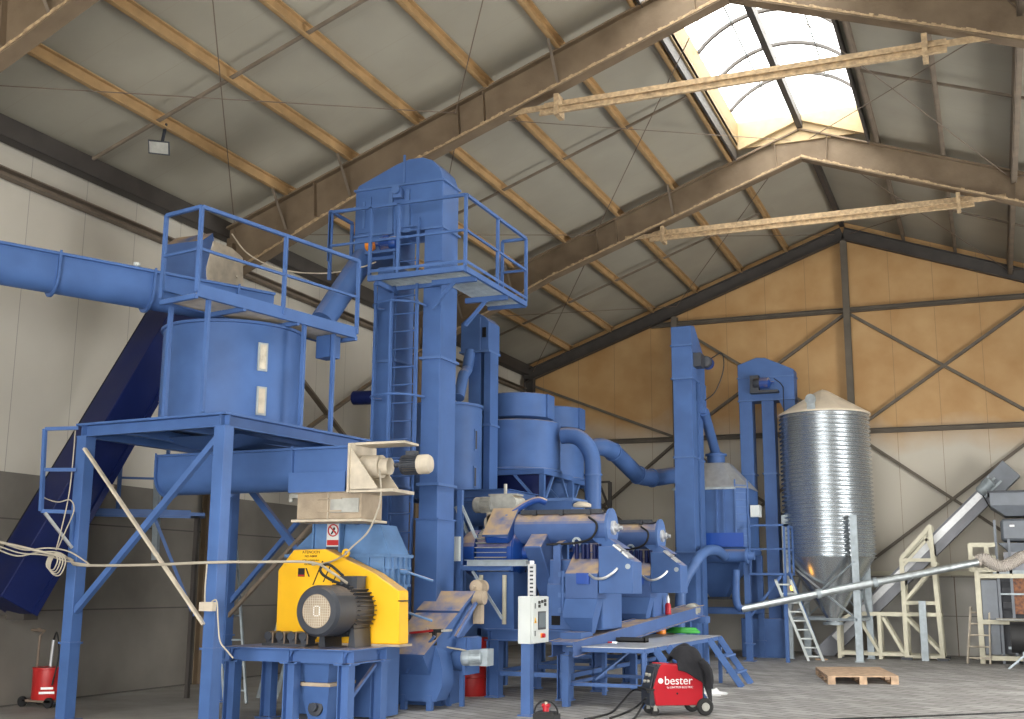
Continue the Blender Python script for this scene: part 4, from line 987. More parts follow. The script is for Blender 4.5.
def make_press():
    t = thing('pellet_press', (-6.3, 17.4, 1.03), 'nearer blue pellet press, big dusty motor in full view and white handle', 'pellet press', 'pellet presses in a row')
    y = 17.3
    # main motor with dusty top, its axis across the hall
    mo = MB().cyl((-7.62, y, 2.2), (-7.0, y, 2.2), .345, n=36).build('motor', 'motorblue', t)
    MB().lathe([(.22, -.05), (.33, -.02), (.37, .05), (.37, .22)], (-7.88, y, 2.2), (1, 0, 0), 36).build('fan_cover', 'motorblue', mo)
    mb = MB()
    for k in range(30):
        a = 2*pi*k/30; e_ = V((0, cos(a), sin(a))); c = V((0, y, 2.2))+e_*.355
        mb.bar(V((-7.64, c.y, c.z)), V((-7.1, c.y, c.z)), .01, .06, e_)
    mb.build('cooling_fins', 'motorgrey', mo, smooth=False)
    MB().lathe([(.37, 0), (.37, .06), (.25, .12), (.1, .14), (.1, .3)], (-7.08, y, 2.2), (1, 0, 0), 36).build('end_shield', 'motorblue', mo)
    tb = MB().hexa([(-7.42, y-.44, 2.33), (-7.02, y-.44, 2.33), (-7.02, y-.02, 2.5), (-7.42, y-.02, 2.5), (-7.42, y-.50, 2.44), (-7.02, y-.50, 2.44), (-7.02, y-.08, 2.86), (-7.42, y-.08, 2.86)]).build('terminal_box', 'motorblue', mo, bevel=.02)
    MB().hexa([(-7.44, y-.52, 2.44), (-7.0, y-.52, 2.44), (-7.0, y-.07, 2.88), (-7.44, y-.07, 2.88), (-7.44, y-.54, 2.47), (-7.0, y-.54, 2.47), (-7.0, y-.09, 2.91), (-7.44, y-.09, 2.91)]).build('terminal_lid', 'bluedusty', tb)
    MB().tube(smoothpath([(-7.1, y-.1, 2.84), (-6.9, y+.0, 2.98), (-6.72, y+.05, 3.04), (-6.6, y+.1, 3.0)], 5), .055, 10).build('cable_duct', 'motorblue', mo)
    MB().frustum((-7.72, -6.95, y-.38, y+.38, 1.03), (-7.66, -7.0, y-.30, y+.30, 1.9)).build('motor_base', 'blue', t)
    for x in (-7.5, -7.1): MB().cyl((x, y-.42, 1.1), (x, y-.42, 1.85), .035, n=10).build('jack_bolt', 'cream', t)
    # belt guard leaning back from the motor to the gear
    gx0, gx1 = -6.74, -6.46
    MB().prism([(gx0, 16.78, 2.28), (gx0, 17.34, 2.66), (gx0, 18.02, 1.90), (gx0, 17.46, 1.52)], (gx1-gx0, 0, 0)).build('belt_guard', 'bluedusty', t, bevel=.015)
    MB().box(-6.5, -5.6, 17.2, 18.2, 1.03, 2.1).build('gear_housing', 'blue', t, bevel=.02)
    MB().box(-6.42, -6.02, 16.95, 17.2, 1.03, 1.72).build('front_block', 'blue', t, bevel=.01)
    MB().box(-6.34, -6.2, 16.94, 16.96, 1.1, 1.24).build('opening', 'hole', t)
    MB().bar((-6.28, 17.05, 2.3), (-6.28, 17.05, 1.72), .12, .05, (0, 1, 0)).bar((-6.28, 17.05, 2.3), (-6.2, 17.3, 2.42), .12, .05).build('guard_strip', 'bluedusty', t)
    d = MB().cyl((-6.13, 16.88, 1.3), (-6.13, 16.88, 1.92), .03, n=10).build('hinge', 'blue', t)
    for z in (1.32, 1.55, 1.86): MB().box(-6.2, -6.06, 16.86, 17.0, z-.035, z+.035).build('hinge_block', 'bluehi', d)
    MB().lathe([(.04, -.012), (.075, -.012), (.075, .012), (.04, .012), (.04, -.012)], (-5.98, 17.1, 2.36), (0, -1, 0), 16, caps=False).cyl((-5.98, 17.1, 2.12), (-5.98, 17.1, 2.29), .02, n=8).build('lifting_eye', 'galvdull', t)
    # press chamber and its tapered outlet
    MB().prism([(-6.06, 16.78, 1.50), (-6.06, 16.78, 1.88), (-6.06, 17.2, 2.2), (-6.06, 17.2, 1.5)], (.52, 0, 0)).build('chamber_door', 'bluedusty', t, bevel=.008)
    MB().hexa([(-5.94, 16.85, .99), (-5.66, 16.85, .99), (-5.66, 17.0, .99), (-5.94, 17.0, .99), (-6.08, 16.72, 1.22), (-5.60, 16.72, 1.22), (-5.60, 17.02, 1.22), (-6.08, 17.02, 1.22)]).hexa([(-6.08, 16.72, 1.22), (-5.60, 16.72, 1.22), (-5.60, 17.02, 1.22), (-6.08, 17.02, 1.22), (-6.06, 16.78, 1.50), (-5.54, 16.78, 1.50), (-5.54, 17.05, 1.5), (-6.06, 17.05, 1.5)]).build('outlet_hopper', 'blue', t)
    MB().box(-5.86, -5.66, 16.72, 16.78, 1.72, 1.88).build('name_plate', 'royal', t)
    # feeder box
    MB().prism([(-5.53, 16.8, 1.58), (-5.0, 16.8, 1.58), (-5.0, 16.8, 2.05), (-5.30, 16.8, 2.28), (-5.53, 16.8, 2.28)], (0, .5, 0)).build('feeder_box', 'blue', t, bevel=.006)
    MB().bar((-5.05, 16.9, 2.11), (-5.15, 16.9, 2.19), .26, .03, (1, 0, 1)).bar((-5.17, 16.9, 2.21), (-5.29, 16.9, 2.30), .26, .03, (1, 0, 1)).build('feeder_lid', 'alu', t)
    MB().cyl((-5.07, 16.79, 1.98), (-5.07, 16.8, 1.98), .04, n=16).build('round_badge', 'galvdull', t)
    MB().tube(smoothpath([(-5.65, 16.72, 1.86), (-5.52, 16.62, 1.80), (-5.38, 16.62, 1.81), (-5.28, 16.70, 1.88), (-5.23, 16.78, 1.95)], 5), .02, 8).build('handle', 'alu', t)
    # conditioner tube across the top
    cd_ = MB().cyl((-7.15, y, 2.58), (-5.5, y, 2.58), .235, n=36).build('conditioner', 'bluedusty', t)
    for x in (-5.5, -7.18): MB().cyl((x, y, 2.58), (x+.04, y, 2.58), .30, n=36).build('end_flange', 'bluehi', cd_)
    MB().lathe([(.11, 0), (.11, .04), (.06, .05), (.06, .10), (.03, .10), (.03, .16)], (-5.46, y, 2.58), (1, 0, 0), 20).build('shaft_bearing', 'alu', cd_)
    MB().box(-6.95, -5.56, y-.13, y+.13, 2.80, 2.83).bar((-6.95, y-.1, 2.85), (-5.6, y-.1, 2.85), .03, .04).build('lid', 'dark', cd_)
    for x in (-6.7, -6.25, -5.8): MB().box(x-.03, x+.03, y-.18, y-.1, 2.78, 2.86).build('lid_clamp', 'dark', cd_)
    MB().tube(smoothpath([(-5.78, y-.2, 2.74), (-5.62, y-.3, 2.62), (-5.7, y-.3, 2.42), (-6.0, y-.25, 2.34), (-6.5, y-.25, 2.32)], 5), .018, 8).build('cable', 'black', cd_)
    MB().frustum((-5.5, -5.2, y-.3, y+.1, 2.26), (-5.75, -5.48, y-.2, y+.2, 2.42)).build('drop_chute', 'blue', t)
    for k in range(5): MB().cyl((-5.95+.09*k, 17.02+.05*(k % 2), 2.1), (-5.95+.09*k, 17.02+.05*(k % 2), 2.32), .035, n=10).build('roller_adjuster', 'navy', t)
    for x in (-6.9, -6.0): MB().box(x-.04, x+.04, y+.05, y+.3, 2.05, 2.4).build('conditioner_bracket', 'blue', t)
    return t
press = make_press()
copy_thing(press, (-.06, 3.1, 0), 'farther blue pellet press, second in the row, next to the narrow single-column elevator')
# gear motor above the first press motor
t = thing('gear_motor', at(500, 505, Y=17.6), 'grey dusty gear motor perched above the big blue press motor', 'motor')
q = at(492, 505, Y=17.6)
electric_motor('motor', t, q+V((-.28, -.05, 0)), (1, 0, 0), .13, .42, 'motorgrey', 'motorgrey')
MB().box(q.x+.05, q.x+.42, 17.42, 17.78, q.z-.1, q.z+.14).cyl((q.x+.38, 17.4, q.z+.02), (q.x+.38, 17.85, q.z+.02), .13, n=20).build('gearbox', 'motorgrey', t)
MB().cyl((q.x+.24, 17.6, q.z+.14), (q.x+.24, 17.6, q.z+.34), .03, n=8).box(q.x+.0, q.x+.5, 17.45, 17.75, q.z+.14, q.z+.17).build('vent_pipe', 'motorgrey', t)
MB().cyl((q.x+.05, 17.5, q.z-.3), (q.x+.05, 17.7, q.z-.3), .15, n=20).box(q.x-.05, q.x+.15, 17.5, 17.72, q.z-.62, q.z-.1).build('mounting', 'tanlight', t)
# feed bin behind the conditioners
b0, b1 = at(491, 515, Y=18.6), at(574, 501, Y=18.6)
t = thing('feed_trough', ((b0.x+b1.x)/2, 18.9, b0.z), 'shallow blue feed trough behind the first conditioner tube', 'trough')
MB().frustum((b0.x+.1, b1.x-.1, 18.6, 19.1, b0.z-.35), (b0.x, b1.x, 18.5, 19.2, b1.z)).build('trough', 'blue', t)
MB().box(b0.x-.03, b1.x+.03, 18.47, 19.23, b1.z, b1.z+.05).build('rim', 'bluehi', t)
MB().lathe([(.16, 0), (.16, .05), (.08, .09)], (at(580, 508, Y=18.6).x, 18.7, b1.z-.1), (0, 0, 1), 18).build('vent_cap', 'tanlight', t)
for x in (b0.x+.3, b1.x-.3):
    MB().bar((x, 19.0, 1.03), (x, 19.0, b0.z-.3), .1, .1, (0, 1, 0)).build('post', 'blue', t)
# conveyor that collects pellets in front of the presses
ka, kb = V((-5.80, 15.95, .80)), V((-5.62, 23.2, 1.22))
t = thing('pellet_conveyor', (ka.x, ka.y, .5), 'dust-topped blue channel conveyor running under both presses to the narrow single-column elevator', 'conveyor')
MB().channel(ka+V((.16, 0, 0)), kb+V((.16, 0, 0)), .22, .06, .012, side=1).channel(ka-V((.16, 0, 0)), kb-V((.16, 0, 0)), .22, .06, .012, side=-1).bar(ka+V((0, 0, .08)), kb+V((0, 0, .08)), .32, .04).build('trough', 'bluedusty', t)
for f in (.02, .45, .93):
    p = ka.lerp(kb, f); MB().bar((p.x, p.y, .0), (p.x, p.y, p.z-.1), .1, .1, (0, 1, 0)).build('leg', 'blue', t)
q = at(700, 610, Y=23.0)
electric_motor('motor', t, q+V((-.1, -.35, 0)), (0, 1, 0), .13, .4, 'motorgrey', 'motorgrey')
MB().box(q.x-.2, q.x+.15, 22.8, 23.2, q.z-.25, q.z-.12).build('motor_bracket', 'blue', t)
q = at(668, 606, Y=20.9)
zc_ = lerp(ka, kb, (20.9-ka.y)/(kb.y-ka.y)).z+.13
t = thing('spray_bottle', (q.x-.0, 20.9, zc_-.03), 'small red bottle with white cap standing on the channel conveyor', 'bottle')
MB().lathe([(.05, 0), (.055, .02), (.055, .17), (.03, .21)], (q.x, 20.9, zc_-.03), (0, 0, 1), 18).build('body', 'red', t)
MB().lathe([(.03, 0), (.03, .08), (.012, .14)], (q.x, 20.9, zc_+.17), (0, 0, 1), 14).build('cap', 'whiteink', t)
# control panel
PY = 14.62
t = thing('control_panel', (-5.86, PY+.3, 0), 'pale grey control cabinet with screen and red switch on a blue post', 'control panel')
MB().bar((-5.86, PY+.12, 0), (-5.86, PY+.12, .95), .13, .13, (0, 1, 0)).bar((-5.96, PY+.12, .01), (-5.76, PY+.12, .01), .2, .02).build('post', 'blue', t)
MB().box(-5.95, -5.765, PY, PY+.60, .93, 1.55).build('cabinet', 'white', t, bevel=.006)
dr = MB().box(-5.763, -5.735, PY+.005, PY+.595, .935, 1.545).build('door', 'white', t, bevel=.004)
fx = -5.733
def face(y0, y1, z0, z1, m, nm, dx=.006, par=dr): return MB().box(fx-.004, fx+dx, PY+y0, PY+y1, .93+z0, .93+z1).build(nm, m, par)
face(.19, .47, .18, .42, 'dark', 'screen_bezel'); face(.215, .445, .21, .40, 'screen', 'screen', .009)
for y, z in ((.2, .54), (.31, .55), (.42, .56), (.2, .49), (.42, .51)): face(y, y+.06, z-.02, z+.02, 'ink', 'meter', .01)
face(.29, .40, .07, .13, 'orange', 'switch_plate'); MB().cyl((fx, PY+.345, .93+.10), (fx+.04, PY+.345, .93+.10), .028, n=16).build('emergency_switch', 'red', dr)
for z in (.1, .46): face(.07, .085, z, z+.07, 'dark', 'lock')
MB().prism([(fx, PY+.045, 1.2), (fx, PY+.125, 1.2), (fx, PY+.085, 1.27)], (.006, 0, 0)).build('warning_triangle', 'yellow', dr)
MB().box(fx, fx+.008, PY+.075, PY+.095, 1.205, 1.23).build('warning_mark', 'ink', dr)
# cable tray to the panel
r0, r1 = at(467, 563, Y=16.0), at(528, 563, Y=16.0)
t = thing('cable_tray', r0, 'perforated grey cable tray arm reaching from the tall elevator down to the control cabinet', 'cable tray')
MB().channel(r0, r1, .09, .12, .008).build('arm', 'galvdull', t)
u0, u1 = V((r1.x+.06, 16.0, r1.z+.05)), V((r1.x+.06, 15.1, 1.56))
u0 = at(532, 564, Y=15.2); u1 = V((u0.x, 15.2, 1.3))
MB().bar(u0, u1, .11, .03, (0, 1, 0)).bar(u0+V((0, 0, .02)), r1, .06, .05).build('riser', 'alu', t)
mb = MB()
for k in range(9): mb.box(u0.x-.025, u0.x+.025, 15.18, 15.19, u0.z-.06-.055*k, u0.z-.035-.055*k)
mb.build('slot', 'dark', t)
# column beside the tray
t = thing('press_side_frame', (r0.x, 16.3, 0), 'blue upright frame between the tall elevator and the first press motor', 'frame')
for px in (459,): 
    x = at(px, 600, Y=16.3).x; MB().bar((x, 16.3, 0), (x, 16.3, at(468, 490, Y=16.3).z), .08, .08, (0, 1, 0)).build('post', 'blue', t)
x0 = at(459, 490, Y=16.3); MB().bar((x0.x, 16.3, 1.95), (x0.x+.9, 16.3, 1.95), .07, .08).build('rail', 'blue', t)
MB().bar((x0.x, 16.3, 3.0), (x0.x+.3, 16.3, 2.4), .03, .04).build('brace', 'galvdull', t)
MB().bar((x0.x+.25, 16.3, 1.9), (x0.x+.75, 16.3, 1.2), .03, .04).build('brace', 'galvdull', t)
MB().box(x0.x-.02, x0.x+.07, 16.18, 16.25, 2.05, 2.42).build('junction_box', 'white', t)

# ------------------------------------------------------------------ inclined feed chute between mill and elevator
t = thing('feed_chute', (-7.4, 15.0, .1), 'dust-covered inclined blue chute rising beside the yellow guard to a gear motor', 'chute')
qa, qb = V((-7.55, 14.62, .80)), V((-7.27, 15.42, 1.52))
dq = (qb-qa).normalized(); sq = V((1, 0, 0))
nq = sq.cross(dq).normalized()
if nq.z < 0: nq = -nq
def QP(s, x, k): return qa+dq*s+sq*x+nq*k
LQ = (qb-qa).length
MB().hexa([QP(s, x, k) for s in (-.15, LQ) for x, k in ((-.3, -.36), (.3, -.36), (.3, .05), (-.3, .05))]).build('trough', 'blue', t)
MB().hexa([QP(s, x, k) for s in (-.15, LQ*.62) for x, k in ((-.33, .05), (.33, .05), (.33, .075), (-.33, .075))]).build('cover', 'bluedusty', t)
MB().hexa([QP(s, x, k) for s in (LQ*.65, LQ+.03) for x, k in ((-.34, .05), (.34, .05), (.34, .09), (-.34, .09))]).build('cover', 'bluedusty', t)
g = QP(LQ+.05, .42, .02)
mo = electric_motor('motor', t, g+V((-.12, .30, .10)), (0, -1, 0), .10, .36, 'tan', 'tan')
MB().bar(g+V((-.1, .1, .05)), g+V((-.1, .1, -.42)), .12, .12, (0, 1, 0)).cyl(g+V((-.14, .0, -.05)), g+V((.04, .0, -.05)), .10, n=18).build('gearbox', 'tan', t)
MB().bar(QP(LQ*.4, .38, -.15), QP(LQ*1.05, .38, -.0), .05, .04).build('side_rail', 'bluedusty', t)
# curved elevator inlet belly and cross screw
bc = V((-7.42, 15.0, .62))
MB().prism([(-7.75, 14.72, .12), (-7.25, 14.72, .12)] + [(-7.22+.12*cos(a), 14.72, .45+.33*sin(a)) for a in (-pi/2+.2, -.4, .3, .9)] + [(-7.25, 14.72, .95), (-7.75, 14.72, .95)], (0, .36, 0)).build('inlet_belly', 'blue', t)
for x in (-7.7, -7.3): MB().bar((x, 14.75, 0), (x, 14.75, .2), .08, .08, (0, 1, 0)).build('leg', 'blue', t)
MB().bar((-7.62, 14.66, .5), (-7.2, 14.66, 1.0), .03, .05, (0, 1, 0)).build('prop', 'blue', t)
t = thing('cross_screw', (-6.95, 15.5, .45), 'short blue screw tube with grey gear motor at the foot of the inclined chute', 'conveyor')
s1, s2 = at(443, 655, Y=15.4), at(468, 655, Y=15.4)
MB().cyl((s1.x-.15, 15.4, s1.z), (s2.x+.05, 15.4, s1.z), .21, n=28).box(s2.x-.25, s2.x+.12, 15.2, 15.6, s1.z+.05, s1.z+.26).build('tube', 'blue', t)
MB().box(s2.x+.03, s2.x+.07, 15.15, 15.65, s1.z-.25, s1.z+.27).build('end_plate', 'blue', t)
for px in (449, 462):
    x = at(px, 690, Y=15.45).x; MB().bar((x, 15.45, 0), (x, 15.45, s1.z-.15), .06, .06, (0, 1, 0)).build('leg', 'blue', t)
q = at(472, 658, Y=15.2)
electric_motor('motor', t, q+V((-.1, -.1, 0)), (1, .25, .05), .105, .36, 'galvdull', 'galvdull')
MB().box(q.x+.16, q.x+.27, 15.12, 15.34, q.z-.1, q.z+.13).build('gearbox', 'galvdull', t)
MB().tube(smoothpath([at(427, 628, Y=14.7), at(434, 640, Y=14.8), at(447, 647, Y=15.0), at(466, 651, Y=15.1), q], 6), .012, 6).build('cable', 'cable', t)
# clutter lying on the chute: a clamp tool
q = at(433, 632, Y=14.72)
t = thing('hand_tool', q, 'black hand tool with a red strap lying on the inclined chute', 'tool')
MB().bar(q+V((-.35, 0, -.02)), q+V((.02, 0, .02)), .08, .03).build('strap', 'darkred', t)
MB().bar(q+V((-.05, 0, .01)), q+V((.14, 0, .02)), .07, .05).bar(q+V((.03, -.02, .01)), q+V((.04, -.02, -.18)), .05, .05, (0, 1, 0)).build('body', 'black', t)
MB().bar(q+V((.14, 0, .02)), q+V((.28, 0, .03)), .06, .03).build('grip', 'motorgrey', t)

# ------------------------------------------------------------------ red oil drum, oil dispenser
dx, dy = at(471, 697, Z=0)[:2]
dy += .3; dx = at(471, 690, Y=dy).x
t = thing('oil_drum', (dx, dy, 0), 'red steel oil drum with white lettering under the short screw tube', 'drum')
DR = .29
MB().lathe([(DR-.01, 0), (DR, .02), (DR, .27), (DR+.012, .285), (DR, .30), (DR, .57), (DR+.012, .585), (DR, .60), (DR, .86), (DR+.01, .88), (DR-.02, .88), (DR-.03, .86), (0, .86)], (dx, dy, 0), (0, 0, 1), 40).build('shell', 'darkred', t)
nv = V((-dx, -dy, 0)).normalized(); sv = V((0, 0, 1)).cross(nv)
for i, ch in enumerate('TOTAL'):
    a = (i-2)*.26; n2 = nv*cos(a)+sv*sin(a); s2 = V((0, 0, 1)).cross(n2)
    text('lettering', ch, .13, V((dx, dy, .50))+n2*(DR+.003), s2, V((0, 0, 1)), 'whiteink', t, .002)
ox, oy = -12.45, 13.2
ox, oy = -12.32, at(51, 703, X=-12.32).y-.1
t = thing('oil_dispenser', (ox, oy, 0), 'red oil dispenser drum on a small wheeled cart against the dark concrete wall', 'oil dispenser')
MB().lathe([(.19, .10), (.2, .12), (.2, .50), (.21, .51), (.21, .53), (.02, .545)], (ox, oy, 0), (0, 0, 1), 32).build('drum', 'darkred', t)
nv = V((-ox, -oy, 0)).normalized(); sv = V((0, 0, 1)).cross(nv)
for a, z, w in ((0, .26, .16), (.05, .2, .2)):
    c = V((ox, oy, z))+nv*.203; MB().bar(c-sv*w/2, c+sv*w/2, .012, .03, (0, 0, 1)).build('logo_stripe', 'whiteink', t)
MB().box(ox-.26, ox+.24, oy-.18, oy+.18, .07, .10).build('cart', 'rod', t)
for k, a in ((-.27, -.16), (-.27, .16), (.2, -.16), (.2, .16)):
    MB().cyl((ox+k, oy+a-.02, .07), (ox+k, oy+a+.02, .07), .07, n=18).build('wheel', 'black', t)
MB().tube([(ox-.22, oy, .1), (ox-.2, oy, .95), (ox-.12, oy, 1.02), (ox-.22, oy-.02, 1.05)], .018, 8).tube([(ox-.12, oy, 1.02), (ox-.36, oy, 1.03)], .022, 8).build('push_handle', 'rod', t)
MB().cyl((ox+.03, oy, .54), (ox+.05, oy, .9), .022, n=10).build('pump', 'alu', t)
MB().tube(smoothpath([(ox+.05, oy, .9), (ox+.15, oy-.05, 1.0), (ox+.26, oy-.1, .7), (ox+.2, oy-.12, .3)], 5), .012, 6).build('hose', 'black', t)

# ------------------------------------------------------------------ low work platform with two stair flights
BZ = .83
bx0 = at(568, 700, Y=16.3).x; bx1 = at(645, 700, Y=16.3).x
by0, by1 = 16.3, 21.2
t = thing('work_platform', ((bx0+bx1)/2, 18.6, 0), 'low blue steel work platform with a pale deck and two short stair flights', 'platform')
MB().box(bx0-.02, bx1+.02, by0-.02, by1, BZ-.012, BZ).build('deck', 'alu', t)
for a, b in (((bx0, by0), (bx1, by0)), ((bx1, by0), (bx1, by1)), ((bx1, by1), (bx0, by1)), ((bx0, by1), (bx0, by0))):
    MB().bar((*a, BZ-.045), (*b, BZ-.045), .06, .06).build('edge_beam', 'blue', t)
for y in (by0, 18.0, 20.2, by1):
    for x in (bx0, bx1): MB().bar((x, y, 0), (x, y, BZ-.07), .06, .06, (0, 1, 0)).build('leg', 'blue', t)
for a, b in (((bx0, by0), (bx1, by0)), ((bx0, by0), (bx0, 18.0)), ((bx1, by0), (bx1, 18.0)), ((bx0, 18.0), (bx1, 18.0))):
    MB().bar((*a, .30), (*b, .30), .05, .05).build('lower_rail', 'blue', t)
MB().bar((bx0+.5, 18.0, BZ-.08), (bx0+.2, 16.9, .32), .05, .03).build('brace', 'bluehi', t)
g0 = at(704, 637, Y=20.3); g0.z = BZ-.03; g1 = at(745, 683, Z=0)
off = g1-g0
off = V((.50, .25, -(BZ-.03)))
def stair(ya, yb):
    f = MB()
    st = None
    for y in (ya, yb):
        a = V((bx1+.03, y, BZ-.03)); b = a+off
        s = MB().bar(a, b, .05, .11, (0, 0, 1)).build('stair_stringer', 'blue', t)
    for k in (.36, .7):
        a = V((bx1+.03, ya, BZ-.03))+off*k; b = V((bx1+.03, yb, BZ-.03))+off*k
        MB().bar(a, b, .2, .03, (0, 0, 1)).build('stair_tread', 'bluehi', t)
stair(16.75, 17.45); stair(20.2, 21.0)
q = V((bx0+.12, 16.5, BZ))
def on_deck(px, py): return at(px, py, Z=BZ)
q = on_deck(630, 642)
t = thing('tool_tray', q, 'black open tool tray at the near end of the work platform', 'tray')
MB().box(q.x-.27, q.x+.27, q.y-.10, q.y+.12, BZ, BZ+.02).box(q.x-.27, q.x+.27, q.y-.10, q.y-.08, BZ, BZ+.07).box(q.x-.27, q.x+.27, q.y+.1, q.y+.12, BZ, BZ+.07).box(q.x-.27, q.x-.25, q.y-.1, q.y+.12, BZ, BZ+.07).box(q.x+.25, q.x+.27, q.y-.1, q.y+.12, BZ, BZ+.07).build('tray', 'black', t)
MB().box(q.x-.2, q.x-.05, q.y-.05, q.y+.05, BZ+.02, BZ+.06).bar((q.x, q.y, BZ+.04), (q.x+.2, q.y+.02, BZ+.05), .02, .02).build('tools', 'motorgrey', t)
q = on_deck(606, 643)
t = thing('spanner', q, 'red-handled spanner lying left of the black tool tray', 'tool')
MB().bar(q+V((-.17, .02, .012)), q+V((.1, .02, .012)), .035, .022).build('handle', 'red', t)
MB().bar(q+V((.1, .02, .012)), q+V((.17, .03, .012)), .05, .022).build('jaw', 'galv', t)
q = on_deck(593, 643)
t = tag(MB().lathe([(.035, 0), (.04, .01), (.04, .06), (.02, .075)], (q.x, q.y, BZ), (0, 0, 1), 18).build('cup', 'whiteink'), 'small white cup at the near left corner of the work platform', 'cup')
q = on_deck(661, 634)
t = tag(MB().lathe([(.07, 0), (.09, .01), (.085, .11), (.06, .12)], (q.x, q.y, BZ), (0, 0, 1), 20).box(q.x-.05, q.x+.1, q.y-.05, q.y+.05, BZ+.1, BZ+.14).build('plastic_box', 'orange'), 'small orange plastic container on the work platform', 'container')
q = on_deck(683, 633.5)
mb = MB()
for k in range(3): mb.tube([V((q.x+(.30-.03*k)*cos(a), q.y+(.17-.02*k)*sin(a), BZ+.03+.028*k)) for a in (2*pi*i/28 for i in range(29))], .024, 8)
tag(mb.build('hose_coil', 'green'), 'coiled bright green hose lying on the work platform', 'hose')

# ------------------------------------------------------------------ red welding machine with a jacket on it
wa = V((-4.33, 15.46, 0)); wang = radians(34)
wu = V((cos(wang), sin(wang), 0)); wv = V((-sin(wang), cos(wang), 0))
def WQ(u, v, z): return wa+wu*u+wv*v+V((0, 0, z))
t = thing('welding_machine', WQ(.35, .2, 0), 'red wheeled welding machine with white lettering in front of the work platform', 'welder', rot=wang)
WL, WWD = .72, .40
prof = [(.0, .16), (.08, .13), (WL, .13), (WL, .60), (.08, .66), (.05, .62), (-.005, .35)]
MB().prism([WQ(u, .03, z) for u, z in prof], wv*(WWD-.06)).build('body', 'dark', t)
for v in (0, WWD-.03):
    MB().prism([WQ(u, v, z) for u, z in ((.03, .13), (WL-.05, .13), (WL-.03, .18), (WL-.02, .58), (WL-.06, .64), (.12, .67), (.08, .60), (.0, .36))], wv*.03).build('side_panel', 'red', t, bevel=.008)
fr = MB().prism([WQ(-.03, .03, .33), WQ(.05, .03, .63), WQ(.05, WWD-.03, .63), WQ(-.03, WWD-.03, .33)], wu*-.02).build('front_panel', 'dark', t)
for k, z in ((.12, .52), (.24, .52), (.12, .44), (.26, .43)):
    p = WQ(.0+(z-.33)*.25-.05, k, z); MB().cyl(p, p-wu*.03, .022, n=12).build('knob', 'motorgrey', fr)
MB().hexa([WQ(u, v, z) for z in (.13, .34) for u, v in ((-.05, .02), (.02, .02), (.02, WWD-.02), (-.05, WWD-.02))]).build('socket_panel', 'dark', t)
MB().hexa([WQ(u, v, z) for z in (.325, .35) for u, v in ((-.1, .0), (.02, .0), (.02, WWD), (-.1, WWD))]).build('bumper', 'black', t)
tx = WQ(.35, -.004, .45)
text('lettering', 'bester', .155, tx, wu, V((0, 0, 1)), 'whiteink', t, .003)
text('lettering', 'by LINCOLN ELECTRIC', .036, WQ(.37, -.004, .365), wu, V((0, 0, 1)), 'whiteink', t, .002)
MB().cyl(WQ(.10, -.006, .45), WQ(.10, .0, .45), .035, n=20).build('logo_dot', 'whiteink', t)
MB().cyl(WQ(.33, -.006, .285), WQ(.33, .0, .285), .014, n=10).build('screw_hole', 'ink', t)
for v in (-.05, WWD+.05):
    w = MB().lathe([(.05, -.03), (.10, -.03), (.115, -.015), (.115, .015), (.10, .03), (.05, .03)], WQ(WL-.02, v, .115), wv, 28).build('rear_wheel', 'black', t)
    MB().lathe([(.0, -.032), (.055, -.032), (.055, .032), (.0, .032)], WQ(WL-.02, v, .115), wv, 20).build('hub', 'motorgrey', w)
MB().bar(WQ(WL-.02, -.05, .115), WQ(WL-.02, WWD+.05, .115), .025, .025).build('axle', 'dark', t)
for v in (.05, WWD-.05):
    MB().cyl(WQ(.03, v-.02, .055), WQ(.03, v+.02, .055), .055, n=18).build('caster', 'black', t)
    MB().bar(WQ(.03, v, .06), WQ(.03, v, .14), .05, .05, wu).build('caster_fork', 'motorgrey', t)
# jacket draped over the rear top
def jacket():
    bm = MB(); nu, nv_ = 18, 16; rnd = random.Random(3); vs = []
    for j in range(nv_+1):
        for i in range(nu+1):
            u = .32+.48*i/nu; v = -.06+.52*j/nv_
            s = i/nu; w = j/nv_
            hump = .20*math.exp(-((s-.42)/.36)**4-((w-.55)/.40)**4)
            z = .69+hump+.03*sin(9*s+4*w)*(.5+w)*.6+.018*sin(17*w+5*s)
            z += -.30*max(0, s-.72)/.28
            if w < .16: z -= (.16-w)*2.0*(.35+.65*s)
            vs.append(WQ(u+.02*sin(8*w), v, z))
    for j in range(nv_):
        for i in range(nu): bm.f.append((j*(nu+1)+i, j*(nu+1)+i+1, (j+1)*(nu+1)+i+1, (j+1)*(nu+1)+i))
    bm.v = vs
    return bm
t = thing('jacket', WQ(.55, .2, .67), 'black work jacket thrown over the red welding machine', 'jacket')
jb = jacket().build('body', 'cloth', t); so = jb.modifiers.new('solidify', 'SOLIDIFY'); so.thickness = .012; so.offset = 1
jm = jb.modifiers.new('subsurf', 'SUBSURF'); jm.levels = 1; jm.render_levels = 1
sl = MB().tube(smoothpath([WQ(.66, -.02, .72), WQ(.74, -.06, .60), WQ(.77, -.06, .47), WQ(.76, -.04, .36)], 6), [.05]*3+[.06]*6+[.055]*8+[.06]*2, 12).build('sleeve', 'cloth', t)
